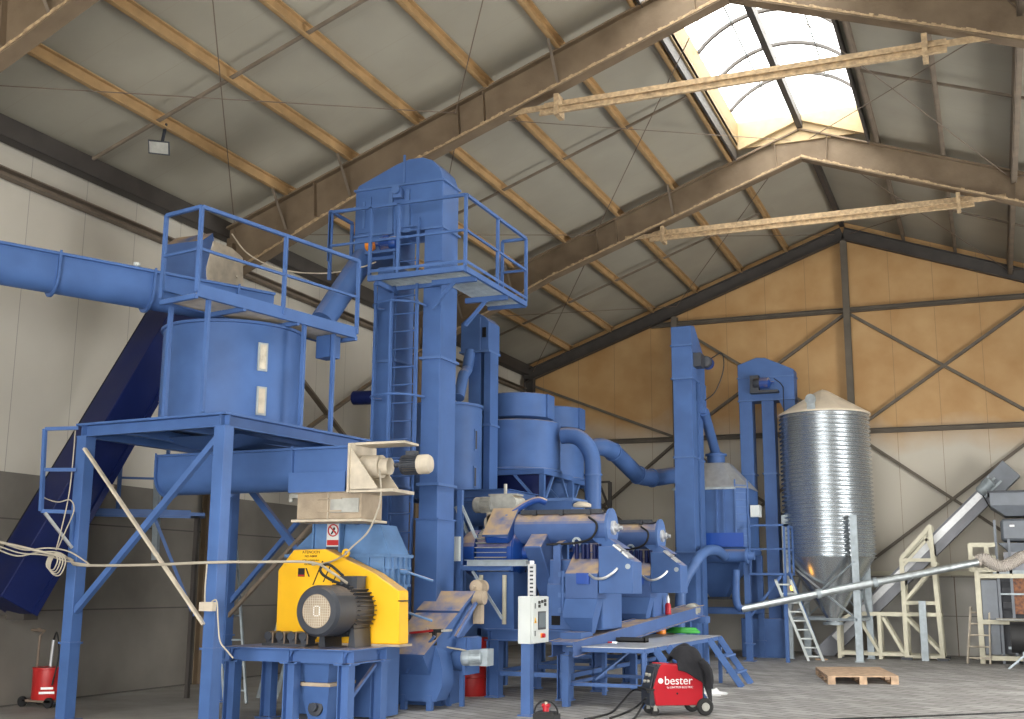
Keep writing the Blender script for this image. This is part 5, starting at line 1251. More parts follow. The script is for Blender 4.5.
# cables on the floor from the welder
t = thing('welding_cable', WQ(-.1, 0, 0), 'black welding cables snaking over the floor left of the red welding machine', 'cable')
for k, pts in enumerate((((644, 686), (634, 690), (622, 702), (612, 712), (600, 716), (585, 719)), ((646, 700), (636, 707), (622, 714), (610, 718)), ((645, 706), (637, 715), (632, 720)))):
    P = []
    for i, (px, py) in enumerate(pts):
        z = (.30, .16, .05, .015, .015, .015)[i] if k == 0 else (.2, .05, .015, .015)[i] if k == 1 else (.12, .03, .015)[i]
        P.append(at(px, py, Z=z))
    P[0] = WQ(-.06, .05+.1*k, .3-.08*k)
    MB().tube(smoothpath(P, 6), .014, 8).build('lead', 'black', t)
# crumpled clear plastic
q = at(702, 694, Z=0)
t = tag(MB().lathe([(.34, .0), (.36, .02), (.33, .05), (.25, .045), (.2, .07), (.1, .06), (0, .07)], q, (0, 0, 1), 18).build('plastic_sheet', 'plastic'), 'crumpled clear plastic sheet on the floor behind the red welding machine', 'plastic sheet')
for v in t.data.vertices: v.co.x *= 1.0+.25*sin(v.co.y*23); v.co.z *= 1+.5*sin(v.co.x*31+v.co.y*17); v.co.z = max(0, v.co.z)
# small red-black device at the bottom edge
q = at(546, 722, Z=0)
t = thing('cable_reel', q, 'small black box with a red valve on the floor below the control cabinet', 'device')
MB().box(q.x-.14, q.x+.15, q.y-.1, q.y+.12, 0, .1).box(q.x-.11, q.x+.12, q.y-.08, q.y+.1, .1, .13).build('base', 'black', t)
MB().cyl((q.x+.0, q.y, .13), (q.x, q.y, .2), .04, n=14).cyl((q.x-.05, q.y, .2), (q.x+.05, q.y, .2), .025, n=10).build('valve', 'red', t)
MB().cyl((q.x, q.y, .2), (q.x, q.y, .25), .02, n=10).build('cap', 'tanlight', t)
MB().tube(arc((q.x, q.y, .1), .16, 0, pi, 14, (1, 0, 0), (0, 0, 1)), .012, 6).build('handle', 'black', t)

# ------------------------------------------------------------------ narrow elevator at the end of the press line
Y3 = 25.5
a0_, a1_ = at(675, 480, Y=Y3).x, at(694, 480, Y=Y3).x
zt, zn, zh = at(675, 327, Y=Y3).z, at(675, 346, Y=Y3).z, at(675, 379, Y=Y3).z
D3 = 1.25
t = thing('bucket_elevator', ((a0_+a1_)/2, Y3+.6, 0), 'narrow blue elevator with sloped head in front of the hopper cooler', 'elevator', 'bucket elevators')
lg = MB().box(a0_, a1_, Y3, Y3+.42, 0, zh).build('leg', 'blue', t, bevel=.006)
rg = MB().box(a0_+.05, a1_-.02, Y3+.72, Y3+1.14, 0, zh+.1).build('leg', 'blue', t, bevel=.006)
for py in (457, 552):
    z = at(684, py, Y=Y3).z; MB().box(a0_-.03, a1_+.03, Y3-.03, Y3+.45, z-.018, z+.018).build('flange', 'bluehi', lg)
    MB().box(a0_+.03, a1_+.0, Y3+.7, Y3+1.17, z-.018, z+.018).build('flange', 'bluehi', rg)
hd = MB().prism([(a0_-.02, Y3-.03, zh), (a0_-.02, Y3-.03, zt), (a0_-.02, Y3+.3, zt+.06), (a0_-.02, Y3+D3, zt-.55), (a0_-.02, Y3+D3, zh)], (a1_-a0_+.04, 0, 0)).build('head', 'blue', t, bevel=.008)
MB().box(a0_-.04, a1_+.04, Y3-.06, Y3+.0, zn-.018, zn+.018).build('head_flange', 'bluehi', hd)
MB().box(a0_-.04, a1_+.04, Y3-.06, Y3+D3+.03, zh-.018, zh+.018).build('head_flange', 'bluehi', hd)
q = V((a1_+.12, Y3+.35, zn-.32))
mo = electric_motor('motor', t, q+V((.1, .1, 0)), (0, 1, 0), .14, .45, 'motorblue', 'dark')
MB().box(a1_, a1_+.2, Y3+.1, Y3+.45, q.z-.17, q.z+.15).build('gearbox', 'dark', mo)
MB().tube(smoothpath([q+V((.2, .3, .1)), q+V((.45, .3, .2)), q+V((.5, .2, -.2)), q+V((.3, .2, -.7)), q+V((.05, .2, -.9))], 6), .014, 6).build('cable', 'black', mo)
MB().hexa([(a1_-.05, Y3+.8, zh-.7), (a1_+.1, Y3+.8, zh-.7), (a1_+.1, Y3+1.0, zh-.7), (a1_-.05, Y3+1.0, zh-.7), (a1_-.05, Y3+.6, zh), (a1_+.05, Y3+.6, zh), (a1_+.05, Y3+1.2, zh), (a1_-.05, Y3+1.2, zh)]).build('spout', 'blue', t)
# ------------------------------------------------------------------ hopper cooler on its frame
CY = 27.5; CXa, CXb = -7.1, -5.35; CD = 1.7
cz0, cz1, cz2 = at(720, 547, Y=CY).z, at(720, 488, Y=CY).z, at(720, 463, Y=CY+.6).z
cxm = at(716, 460, Y=CY+.85).x
p1, p0 = at(701, 418, Y=Y3+.95), V((cxm, CY+.85, cz2+.25))
t = thing('chute_pipe', p0, 'slim blue pipe leaning from the narrow elevator down to the hopper cooler neck', 'pipe')
MB().cyl(V((a1_+.06, Y3+.9, zh-.66)), p0+V((0, 0, .02)), .12, n=18).build('pipe', 'blue', t)
MB().cyl(p0, p0+V((0, 0, .04)), .16, n=18).build('flange', 'blue', t)
t = thing('hopper_cooler', (cxm, CY+.85, cz0), 'blue box cooler with pale pyramid roof and inverted cone, standing on a blue frame', 'cooler')
ch = .3
def octo(z, xa, xb, ya, yb, c): return [V(p) for p in ((xa, ya, z), (xb-c, ya, z), (xb, ya+c, z), (xb, yb-c, z), (xb-c, yb, z), (xa, yb, z))]
def loft(A, B):
    n = len(A); return MB().add(A+B, [(i, (i+1) % n, n+(i+1) % n, n+i) for i in range(n)]+[tuple(range(n-1, -1, -1)), tuple(range(n, 2*n))])
loft(octo(cz0, CXa, CXb, CY, CY+CD, ch), octo(cz1, CXa, CXb, CY, CY+CD, ch)).build('body', 'blue', t)
for px in (717, 724): 
    x = at(px, 515, Y=CY).x; MB().box(x-.02, x+.02, CY-.04, CY, cz0, cz1).build('rib', 'blue', t)
loft(octo(cz1, CXa-.03, CXb+.03, CY-.03, CY+CD+.03, ch), octo(cz2, cxm-.45, cxm+.35, CY+.5, CY+1.2, .12)).build('roof', 'alu', t)
MB().box(CXa-.05, CXb-ch+.05, CY-.05, CY, cz1-.03, cz1+.02).build('eave', 'galvdull', t)
MB().cyl((cxm, CY+.85, cz2-.02), (cxm, CY+.85, cz2+.22), .22, n=22).cyl((cxm, CY+.85, cz2+.20), (cxm, CY+.85, cz2+.25), .27, n=22).build('neck', 'blue', t)
MB().box(at(701, 540, Y=CY).x, at(743, 540, Y=CY).x+.02, CY-.06, CY-.0, cz0+.0, at(720, 533, Y=CY).z).build('band', 'royal', t)
zc0 = at(716, 597, Y=CY+.3).z
MB().hexa([(cxm-.2, CY+.65, zc0), (cxm+.2, CY+.65, zc0), (cxm+.2, CY+1.05, zc0), (cxm-.2, CY+1.05, zc0), (CXa+.1, CY+.05, cz0), (CXb-.05, CY+.05, cz0), (CXb-.05, CY+CD-.05, cz0), (CXa+.1, CY+CD-.05, cz0)]).build('cone', 'blue', t)
MB().box(cxm-.26, cxm+.26, CY+.6, CY+1.1, zc0-.06, zc0).build('slide_gate', 'dark', t)
lt = MB()
for k in range(9):
    z = cz0+.1+.17*k; lt.bar((CXb-.26, CY+.02, z), (CXb-.06, CY+.24, z), .02, .02)
lt.bar((CXb-.27, CY-.02, cz0), (CXb-.27, CY-.02, cz1+.2), .03, .03, (0, 1, 0)).bar((CXb-.02, CY+.24, cz0), (CXb-.02, CY+.24, cz1+.2), .03, .03, (0, 1, 0)).build('side_ladder', 'bluehi', t)
MB().box(CXb+.03, CXb+.25, CY+.25, CY+.5, at(750, 517, Y=CY+.25).z, at(750, 506, Y=CY+.25).z+.02).build('junction_box', 'white', t)
t = thing('cooler_support', (cxm, CY+.85, 0), 'blue post-and-beam frame with side landing that carries the hopper cooler', 'frame')
zf = cz0-.03; zm = at(720, 611, Y=CY).z
for x, y in ((CXa+.05, CY+.05), (CXb-.05, CY+.05), (CXb-.05, CY+CD-.05), (CXa+.05, CY+CD-.05)):
    l = MB().bar((x, y, 0), (x, y, zf-.13), .14, .14, (0, 1, 0)).build('leg', 'blue', t)
    MB().box(x-.12, x+.12, y-.12, y+.12, .38, .41).box(x-.13, x+.13, y-.13, y+.13, 0, .02).build('flange', 'blue', l)
for a, b in (((CXa, CY+.05), (CXb, CY+.05)), ((CXb-.05, CY), (CXb-.05, CY+CD)), ((CXa+.05, CY), (CXa+.05, CY+CD)), ((CXa, CY+CD-.05), (CXb, CY+CD-.05))):
    for z in (zf-.07, zm): MB().bar((*a, z), (*b, z), .1, .13).build('beam', 'blue', t)
# side landing with rails
lx0, lx1 = CXb, at(788, 600, Y=CY).x
zl = at(770, 573, Y=CY).z
MB().box(lx0, lx1, CY-.05, CY+1.2, zl-.05, zl).build('landing_deck', 'blue', t)
rail_run(t, [(lx0+.05, CY-.03, zl), (lx0+.95, CY-.03, zl), (lx1-.03, CY-.03, zl), (lx1-.03, CY+1.2, zl)], 1.1)
MB().bar((lx0, CY, zl-1.0), (lx0+.75, CY, zl-.06), .06, .06).build('landing_brace', 'blue', t)
MB().bar((lx1-.05, CY, 0), (lx1-.05, CY, zl-.05), .08, .08, (0, 1, 0)).build('landing_post', 'blue', t)
# collecting pipe and bent hose
z = at(700, 556, Y=CY-.3).z
t = thing('cooler_pipe', (cxm, CY-.3, z), 'horizontal blue pipe across the front of the hopper cooler cone', 'pipe')
xa, xb = at(691, 556, Y=CY-.3).x, at(746, 556, Y=CY-.3).x
MB().cyl((xa, CY-.3, z), (xb, CY-.3, z), .15, n=24).build('pipe', 'blue', t)
MB().cyl((xb, CY-.3, z), (xb+.05, CY-.3, z), .19, n=24).cyl((xb+.05, CY-.3, z), (xb+.2, CY-.3, z), .10, n=16).build('end_flange', 'bluehi', t)
t = thing('bent_hose', at(680, 620, Y=24.6), 'thick blue hose bending down behind the second press beside the narrow elevator', 'hose')
MB().tube(smoothpath([at(px, py, Y=y) for px, py, y in ((724, 556, 27.0), (717, 550.5, 26.3), (708, 550.5, 25.8), (700, 556, 25.3), (693, 567, 25.1), (686, 578, 25.0), (681, 592, 24.9), (680, 612, 24.9), (680, 640, 24.9))], 6), .115, 18).build('hose', 'bluehi', t)
# ------------------------------------------------------------------ portal-shaped elevator by the gable
Y4 = 29.2
b0_, b1_, b2_, b3_ = (at(px, 450, Y=Y4).x for px in (740.5, 753.5, 763, 775.5))
zu, zv, zw = at(768, 359, Y=Y4).z, at(768, 377, Y=Y4).z, at(768, 400, Y=Y4).z
hA, hB = at(740, 380, Y=Y4).x-.05, at(794, 380, Y=Y4).x
t = thing('bucket_elevator', ((b0_+b3_)/2, Y4+.2, 0), 'twin-leg blue elevator with gabled head beside the galvanised silo', 'elevator', 'bucket elevators')
for a, b in ((b0_, b1_), (b2_, b3_)):
    l = MB().box(a, b, Y4, Y4+.42, 0, zw).build('leg', 'blue', t, bevel=.006)
    z = at(750, 474, Y=Y4).z; MB().box(a-.03, b+.03, Y4-.03, Y4+.45, z-.018, z+.018).build('flange', 'bluehi', l)
hm = (hA+hB)/2-.1
hd = MB().prism([(hA, Y4-.04, zw), (hB, Y4-.04, zw), (hB, Y4-.04, zv+.16), (hm+.1, Y4-.04, zu+.03), (hm-.12, Y4-.04, zu+.05), (hA, Y4-.04, zu-.12)], (0, .52, 0)).build('head', 'blue', t, bevel=.008)
MB().box(hA-.02, hB+.02, Y4-.06, Y4+.5, zv-.015, zv+.015).box(hA-.02, hB+.02, Y4-.06, Y4+.5, zw-.015, zw+.015).build('head_flange', 'bluehi', hd)
MB().frustum((hB-.2, hB-.02, Y4+.1, Y4+.35, zw-.5), (hB-.4, hB, Y4, Y4+.45, zw)).build('spout', 'blue', t)
q = at(762, 383, Y=Y4-.2)
mo = electric_motor('motor', t, q+V((-.2, 0, 0)), (1, 0, 0), .13, .5, 'motorblue', 'dark')
MB().box(q.x-.3, q.x-.08, Y4-.25, Y4-.04, q.z-.2, q.z+.2).box(q.x-.3, q.x+.4, Y4-.3, Y4-.04, q.z-.26, q.z-.2).build('gearbox', 'dark', mo)
MB().tube(smoothpath([q+V((.3, 0, .1)), q+V((.5, 0, -.1)), q+V((.52, 0, -.5)), q+V((.5, .05, -3.5))], 6), .012, 6).build('cable', 'black', mo)
MB().box(b0_-.1, b3_+.1, Y4-.1, Y4+.6, 0, at(750, 618, Y=Y4).z).build('boot', 'blue', t, bevel=.01)
# ------------------------------------------------------------------ galvanised silo
SCX, SCY, SR = at(827.5, 500, Y=29.5).x, 29.5, 1.075
f = lambda py: at(828, py, Y=SCY-SR).z
sz0, sz1, sz2, sz3 = f(557), f(409), at(828, 390, Y=SCY).z, at(832, 622, Y=SCY-.1).z
t = thing('silo', (SCX, SCY, sz3), 'tall corrugated galvanised silo with pale conical roof', 'silo')
nr = 33; prof = []
for i in range(nr*10+1):
    u = i/10; prof.append((SR+.034*cos(2*pi*u), sz0+(sz1-sz0)*i/(nr*10)))
MB().lathe(prof, (SCX, SCY, 0), (0, 0, 1), 72, caps=True).build('shell', 'silo', t, ang=85)
MB().lathe([(SR+.07, sz1-.02), (SR+.05, sz1+.02), (.12, sz2-.02), (.0, sz2+.02)], (SCX, SCY, 0), (0, 0, 1), 24, caps=True).build('roof', 'beige', t, smooth=False)
MB().lathe([(.16, sz3), (.17, sz3+.08), (.17, sz3+.1), (SR-.01, sz0+.02)], (SCX, SCY, 0), (0, 0, 1), 64, caps=True).build('hopper_cone', 'silo', t)
MB().cyl((SCX, SCY, sz3-.07), (SCX, SCY, sz3+.0), .24, n=28).build('outlet_ring', 'galvdull', t)
q = on_cyl(811, 405, SCX, SCY, SR+.03); nq_ = V((q.x-SCX, q.y-SCY, 0)).normalized()
MB().cyl(q+V((0, 0, .14)), q+nq_*.05+V((0, 0, .14)), .13, n=20).bar(q-V((0, 0, .12)), q+V((0, 0, .16)), .2, .03, nq_).build('level_hatch', 'galv', t)
fs = []
for px, dyy, zt_ in ((789.5, .55, 3.0), (858.5, -1.14, 3.0), (807, 1.0, 2.6), (870, .5, 2.6)):
    y = SCY+dyy; x = at(px, 600, Y=y).x
    fs.append(V((x, y, 0)))
cy_ = at(789.5, 600, Y=28.9)
legs = [V((at(788, 600, Y=29.0).x, 29.0, 0)), V((at(858, 620, Y=28.42).x, 28.42, 0)), V((at(868.5, 600, Y=29.9).x, 29.9, 0)), V((SCX-.75, SCY+.85, 0))]
tp = [at(785, 515, Y=29.0).z, at(858, 515, Y=28.42).z, sz0+.7, sz0+.7]
for l_, h_ in zip(legs, tp):
    d = V((l_.x-SCX, l_.y-SCY, 0)).normalized()
    MB().channel(l_, l_+V((0, 0, h_)), .16, .1, .02, up=(1, 0, 0)).bar(l_+V((-.1, 0, .01)), l_+V((.1, 0, .01)), .2, .02).build('leg', 'galvdull', t)
for i in range(4):
    a, b = legs[i], legs[(i+1) % 4]
    MB().bar(a+V((0, 0, sz0-.1)), b+V((0, 0, .95)), .06, .03).build('brace', 'galvdull', t)
    MB().bar(b+V((0, 0, sz0-.1)), a+V((0, 0, .95)), .06, .03).build('brace', 'galvdull', t)
    MB().bar(a+V((0, 0, .95)), b+V((0, 0, .95)), .06, .06).build('ring_beam', 'galvdull', t)
# ------------------------------------------------------------------ inclined grey conveyor and its trusses
VY = 30.95
va, vb = at(822, 652, Y=VY), at(995, 482, Y=VY)
vd = (vb-va).normalized(); vn = V((-vd.z, 0, vd.x))
t = thing('incline_conveyor', (va.x, VY, 0), 'long grey inclined conveyor climbing from the silo outlet to the bagging hopper', 'conveyor')
LV = (vb-va).length
def VP_(s, k, y): return va+vd*s+vn*k+V((0, y, 0))
MB().hexa([VP_(s, k, y) for s in (-.1, LV) for k, y in ((-.28, -.2), (-.28, .25), (.12, .25), (.12, -.2))]).build('casing', 'beltgrey', t)
MB().hexa([VP_(s, k, y) for s in (.5, LV-.15) for k, y in ((-.06, -.235), (-.06, -.2), (.10, -.2), (.10, -.235))]).build('side_strip', 'alu', t)
MB().hexa([VP_(s, k, y) for s in (-.1, LV) for k, y in ((.12, -.24), (.12, .28), (.15, .28), (.15, -.24))]).build('cover', 'beltgrey', t)
MB().hexa([VP_(s, k, y) for s in (LV-.25, LV+.5) for k, y in ((-.32, -.25), (-.32, .3), (.22, .3), (.22, -.25))]).build('head', 'greym', t, bevel=.01)
electric_motor('motor', t, VP_(LV-.45, .05, -.42), vd, .14, .5, 'galvdull', 'galvdull', .06)
MB().bar(VP_(LV-.5, -.1, -.3), VP_(LV+.1, -.1, -.3), .2, .05, vn).build('motor_plate', 'galvdull', t)
MB().tube(smoothpath([VP_(LV-.45, 0, -.45), VP_(LV-.55, -.5, -.4), VP_(LV-.1, -.9, -.3), VP_(LV+.4, -1.3, -.3)], 6), .014, 6).build('cable', 'black', t)
def frame(t, pts, m='cream', w=.085):
    for a, b, nm in pts: MB().bar(a, b, w, w, (0, 1, 0)).build(nm, m, t)
TY = 29.9
def tq(px, py, y=TY): return at(px, py, Y=y)
t = thing('support_truss', (tq(865, 658).x, TY, 0), 'low cream lattice trestle under the lower end of the grey inclined conveyor', 'trestle')
x0, x1 = tq(840, 655).x, tq(905, 655).x; zt_ = tq(880, 614).z
for y in (TY, TY+.55):
    for px in (840, 881): 
        x = tq(px, 655).x; MB().bar((x, y, 0), (x, y, zt_ if px > 850 else zt_-.15), .085, .085, (0, 1, 0)).build('post', 'cream', t)
    MB().bar((x0, y, .12), (x1, y, .12), .07, .08).build('bottom_chord', 'cream', t)
    MB().bar((tq(856, 614).x, y, zt_), (x1, y, zt_), .07, .09).build('top_chord', 'cream', t)
    for pa, pb in ((858, 880), (883, 904)):
        MB().bar((tq(pa, 620).x, y, zt_-.08), (tq(pb, 655).x, y, .15), .07, .07).build('diagonal', 'cream', t)
    MB().bar((x0, y, zt_-.2), (tq(850, 614).x, y, zt_-.02), .07, .07).build('end_curve', 'cream', t)
t = thing('support_truss', (tq(925, 658).x, TY, 0), 'tall cream braced trestle under the middle of the grey inclined conveyor', 'trestle')
xa, xb = tq(907, 655).x, tq(943, 655).x; zl_, zr_ = tq(907, 558).z, tq(942, 540).z
for y in (TY, TY+.9):
    MB().bar((xa, y, .0), (xa, y, zl_), .1, .1, (0, 1, 0)).build('post', 'cream', t)
    MB().bar((xb, y, .0), (xb-.12, y, zr_+.35), .1, .1, (0, 1, 0)).build('post', 'cream', t)
    for z in (zt_, zt_+.27): MB().bar((xa, y, z), (xb, y, z), .08, .08).build('rail', 'cream', t)
    MB().bar((xa, y, zl_-.05), (xb-.05, y, zl_-.05), .08, .08).build('rail', 'cream', t)
    MB().bar((xa, y, zl_), (xb-.1, y, zr_+.35), .09, .09).bar((xa, y, zl_-.22), (xb-.08, y, zr_+.15), .06, .06).build('top_chord', 'cream', t)
    MB().bar((xa, y, zt_+.3), (xb, y, zl_-.1), .07, .07).build('diagonal', 'cream', t)
    MB().bar((xa, y, zt_-.05), (xb, y, .15), .07, .07).build('diagonal', 'cream', t)
    MB().bar((xa, y, .08), (xb, y, .08), .07, .07).build('bottom_chord', 'cream', t)
    MB().bar((xb-.25, y, zr_+.1), (xb-.08, y, zl_+.1), .06, .06).build('diagonal', 'cream', t)
for x in (xa, xb):
    for z in (zt_, .1): MB().bar((x, TY, z), (x, TY+.9, z), .07, .07).build('cross_rail', 'cream', t)
    for y in (TY, TY+.9): MB().box(x-.13, x+.13, y-.1, y+.1, 0, .06).build('foot', 'dark', t)
# stub post
q = at(925.5, 661, Z=0)
tag(MB().channel(q, (q.x, q.y, at(925, 601, Y=q.y).z), .16, .12, .02, up=(1, 0, 0)).build('stub_post', 'galvdull'), 'short free-standing galvanised post in front of the cream trestle', 'post')
# long thin transfer pipe
pa, pb = at(742, 609, Y=27.1), at(978, 562, Y=28.35)
t = thing('transfer_pipe', pa, 'long thin galvanised pipe rising past the silo to the bagging machine', 'pipe')
MB().cyl(pa, pb, .085, n=18).build('pipe', 'galv', t)
for f_ in (.33, .57): 
    p = pa.lerp(pb, f_); d = (pb-pa).normalized(); MB().cyl(p-d*.05, p+d*.05, .11, n=18).build('coupling', 'galvdull', t)
MB().tube(smoothpath([at(742, 609, Y=27.1), at(738, 606, Y=27.1), at(736, 596, Y=27.1), at(736, 570, Y=27.15)], 5), .09, 16).build('elbow', 'blue', t)
# ------------------------------------------------------------------ ladders
a_, b_ = at(816, 661, Z=0), at(783, 580, Y=27.35)
t = thing('ladder', a_, 'aluminium ladder leaning against the landing of the hopper cooler', 'ladder')
ladder(t, a_, b_, V((.93, .35, 0)), .34, 9, 'white', .09, .06, .02)
q = at(822.5, 660, Z=0)
t = thing('leaning_pole', q, 'thin blue pole with a foot plate leaning right of the aluminium ladder', 'pole')
MB().bar(q, at(789, 572, Y=27.5), .05, .05).build('pole', 'blue', t)
MB().box(q.x-.16, q.x+.12, q.y-.08, q.y+.1, 0, .03).build('foot_plate', 'wood', t)
q = at(793, 588, Y=28.6)
tag(MB().lathe([(.03, -.06), (.06, -.05), (.07, .02), (.04, .07), (.01, .08)], q, (0, 0, 1), 14).build('warning_lamp', 'lampglow'), 'small glowing amber lamp behind the top of the aluminium ladder', 'lamp')
a_, b_ = at(979, 664, Z=0), V((0, 0, 0))
b_ = V((a_.x+.1, a_.y+.35, at(982, 607, Y=a_.y+.3).z))
t = thing('ladder', a_, 'short pale aluminium ladder leaning on the grey bagging machine', 'ladder')
for k in (-1, 1): MB().bar(a_+V((.24*k, 0, 0)), b_+V((.20*k, 0, 0)), .035, .06).build('rail', 'tanlight', t)
for i in range(5):
    f_ = .1+.2*i; c = a_.lerp(b_, f_); MB().cyl(c-V((.23, 0, 0)), c+V((.23, 0, 0)), .02, n=8).build('rung', 'tanlight', t)
# ------------------------------------------------------------------ grey bagging machine at the right edge
GYm = 29.4
t = thing('bagging_machine', (at(1020, 660, Y=GYm).x, GYm+.6, 0), 'grey bagging machine with stepped hoppers in a cream frame at the right edge', 'bagging machine')
def gx(px, y=GYm): return at(px, 560, Y=y).x
def gz(py, px=1000, y=GYm): return at(px, py, Y=y).z
R_ = gx(1024)+1.6
# cream frame
for x in (gx(971), gx(987)): MB().bar((x, GYm-.1, gz(571) if x > gx(980) else gz(571)-.0), (x, GYm-.1, gz(544)), .1, .1, (0, 1, 0)).build('frame_post', 'cream', t)
for y in (GYm-.1, GYm+1.0):
    MB().bar((gx(976), y, 0), (gx(976), y, gz(572)), .11, .11, (0, 1, 0)).build('frame_post', 'cream', t)
for py in (545, 558, 570): MB().bar((gx(970), GYm-.1, gz(py)), (gx(996), GYm-.1, gz(py)), .09, .1).build('frame_rail', 'cream', t)
MB().bar((gx(970), GYm+.9, gz(545)), (gx(970), GYm-.1, gz(545)), .08, .08).build('frame_rail', 'cream', t)
for py in (576, 622, 658): MB().bar((gx(976), GYm-.1, gz(py)), (R_, GYm-.1, gz(py)), .08, .10).build('frame_rail', 'cream', t)
MB().box(gx(979), gx(995), GYm-.03, GYm+1.0, .2, gz(580)).build('side_panel', 'greym', t, bevel=.008)
MB().box(gx(995), R_, GYm+.35, GYm+1.2, .2, gz(575)).build('rear_panel', 'dark', t)
for px in (997, 1010): MB().bar((gx(px), GYm, 0), (gx(px), GYm, gz(520)), .06, .06, (0, 1, 0)).build('column', 'greym', t)
MB().bar((gx(992), GYm, gz(572)), (R_, GYm, gz(572)), .06, .08).build('shelf', 'galvdull', t)
MB().bar((gx(992), GYm-.15, gz(619)), (R_, GYm-.15, gz(619)), .5, .04).build('shelf', 'motorgrey', t)
for py in (578, 590, 605): MB().box(gx(1000), gx(1009), GYm+.15, GYm+.34, gz(py)-.08, gz(py)+.06).build('control_block', 'dark', t)
MB().bar((gx(998), GYm-.02, gz(594)), (gx(1030), GYm-.02, gz(594)), .04, .04).build('rail', 'galvdull', t)
MB().box(gx(1011), R_, GYm+.1, GYm+.34, gz(614), gz(574)).build('rust_panel', 'copper', t)
# stepped hoppers
MB().frustum((gx(1009), R_, GYm+.1, GYm+1.0, gz(516)), (gx(994), R_, GYm-.1, GYm+1.2, gz(506))).box(gx(994), R_, GYm-.1, GYm+1.2, gz(506), gz(492)).build('top_hopper', 'greym', t, bevel=.01)
MB().box(gx(993)-.02, R_, GYm-.14, GYm+1.24, gz(493), gz(491)).build('hopper_rim', 'dark', t)
b_ = MB().box(gx(1003), R_, GYm-.05, GYm+1.0, gz(541), gz(519)).build('scale_box', 'greym', t, bevel=.06)
MB().box(gx(1012), gx(1017), GYm-.06, GYm-.05, gz(527), gz(525)).build('name_plate', 'whiteink', b_)
MB().frustum((gx(1010), R_, GYm+.05, GYm+.9, gz(552)), (gx(1000), R_, GYm-.02, GYm+1.0, gz(543))).build('lower_hopper', 'greym', t)
MB().box(gx(1004), R_, GYm+.0, GYm+.9, gz(572), gz(552)).build('neck_box', 'beltgrey', t)
t = thing('suction_hose', at(1000, 564, Y=GYm-.35), 'thick pale sagging hose joining the thin pipe to the bagging machine', 'hose')
HP = smoothpath([at(px, py, Y=28.45) for px, py in ((976, 561), (984, 559), (993, 564), (1003, 566), (1013, 562), (1022, 557), (1034, 556))], 12)
MB().tube(HP, [.125+.015*(i % 2) for i in range(len(HP))], 16).build('hose', 'hose', t)
# dark roll on a tripod
t = thing('roll_stand', at(1015, 668, Z=0), 'black roll on a grey tripod stand in front of the bagging machine', 'stand')
q = at(1016, 648, Y=27.7)
MB().cyl((gx(1005, 27.8), 27.8, gz(637, 1010, 27.8)), (R_, 27.8, gz(637, 1010, 27.8)), .33, n=28).build('roll', 'black', t)
zr = gz(648, 1010, 27.7); tx = gx(1017, 27.7)
MB().bar((tx-.3, 27.7, zr), (tx+.6, 27.7, zr), .05, .05).build('cross_arm', 'galvdull', t)
for dx_, dy_ in ((-.33, -.05), (.33, -.05), (.0, .3)):
    MB().bar((tx, 27.7, zr-.15), (tx+dx_, 27.7+dy_, 0), .04, .04).build('leg', 'galvdull', t)
MB().bar((tx, 27.7, zr-.2), (tx, 27.7, zr), .05, .05, (0, 1, 0)).build('post', 'galvdull', t)
# ------------------------------------------------------------------ wooden pallet
q = at(828, 684.5, Z=0); ang = 0
pd = (at(899, 684.5, Z=0)-q).normalized(); PWD = (at(899, 684.5, Z=0)-q).length
pn = at(815, 667.5, Z=.15)-at(828, 677.3, Z=.15); PLN = min(pn.length, 2.4); pn = pn.normalized()
def PP(u, v, z): return q+pd*u+pn*v+V((0, 0, z))
t = thing('pallet', PP(.6, PLN/2, 0), 'wooden pallet lying on the concrete floor in front of the silo', 'pallet', rot=atan2(pd.y, pd.x))
def pbox(nm, u0, u1, v0, v1, z0, z1): MB().hexa([PP(u, v, z) for z in (z0, z1) for u, v in ((u0, v0), (u1, v0), (u1, v1), (u0, v1))]).build(nm, 'wood', t)
for k in range(8): pbox('deck_board', 0, PWD, PLN*k/8, PLN*(k+.86)/8, .125, .15)
for u in (0, PWD/2-.07, PWD-.14):
    pbox('stringer_board', u, u+.14, 0, PLN, .10, .125); pbox('bottom_board', u, u+.14, 0, PLN, 0, .022)
    for v in (0, PLN*.31, PLN*.62, PLN-.14): pbox('block', u, u+.14, v, v+.14, .022, .10)
# ------------------------------------------------------------------ cables and hoses slung between the machines
ends = [at(-5, 541, Y=11.2), at(30, 549, Y=11.3), at(70, 559, Y=11.6), at(78, 565, Y=11.62), at(145, 565, Y=11.5), at(208, 562.5, Y=11.35), at(260, 562, Y=12.0), at(312, 562.5, Y=12.6), at(331, 572, Y=12.45), at(347, 583, Y=12.7)]
t = thing('armoured_cable', ends[5], 'pale armoured cable stretched from the left across the tower leg to the yellow guard', 'cable')
MB().tube(smoothpath(ends, 5), .017, 8).build('cable', 'cable', t)
t = thing('cable_coil', at(52, 560, Y=11.35), 'loose coil of pale cable hanging beside the left tower leg', 'cable')
c = at(52, 562, Y=11.3)
for k in range(4):
    r_ = .085+.012*k; o_ = V((.02*k, .012*k, -.01*k))
    MB().tube([c+o_+V((r_*cos(a), .01*sin(3*a), r_*1.15*sin(a))) for a in (2*pi*i/22 for i in range(23))], .009, 6).build('loop', 'cable', t)
for pts in (((-4, 545), (20, 553), (45, 555), (66, 561), (90, 565)), ((-4, 549), (18, 556), (40, 552), (60, 553), (74, 563)), ((2, 543), (25, 550), (48, 548), (70, 552), (92, 566))):
    MB().tube(smoothpath([at(px, py, Y=11.25+.004*px) for px, py in pts], 6), .010, 6).build('strand', 'cable', t)
pts = [at(px, py, Y=y) for px, py, y in ((76, 424, 11.7), (72, 470, 11.6), (68, 500, 11.5), (60, 535, 11.4), (56, 550, 11.35))]
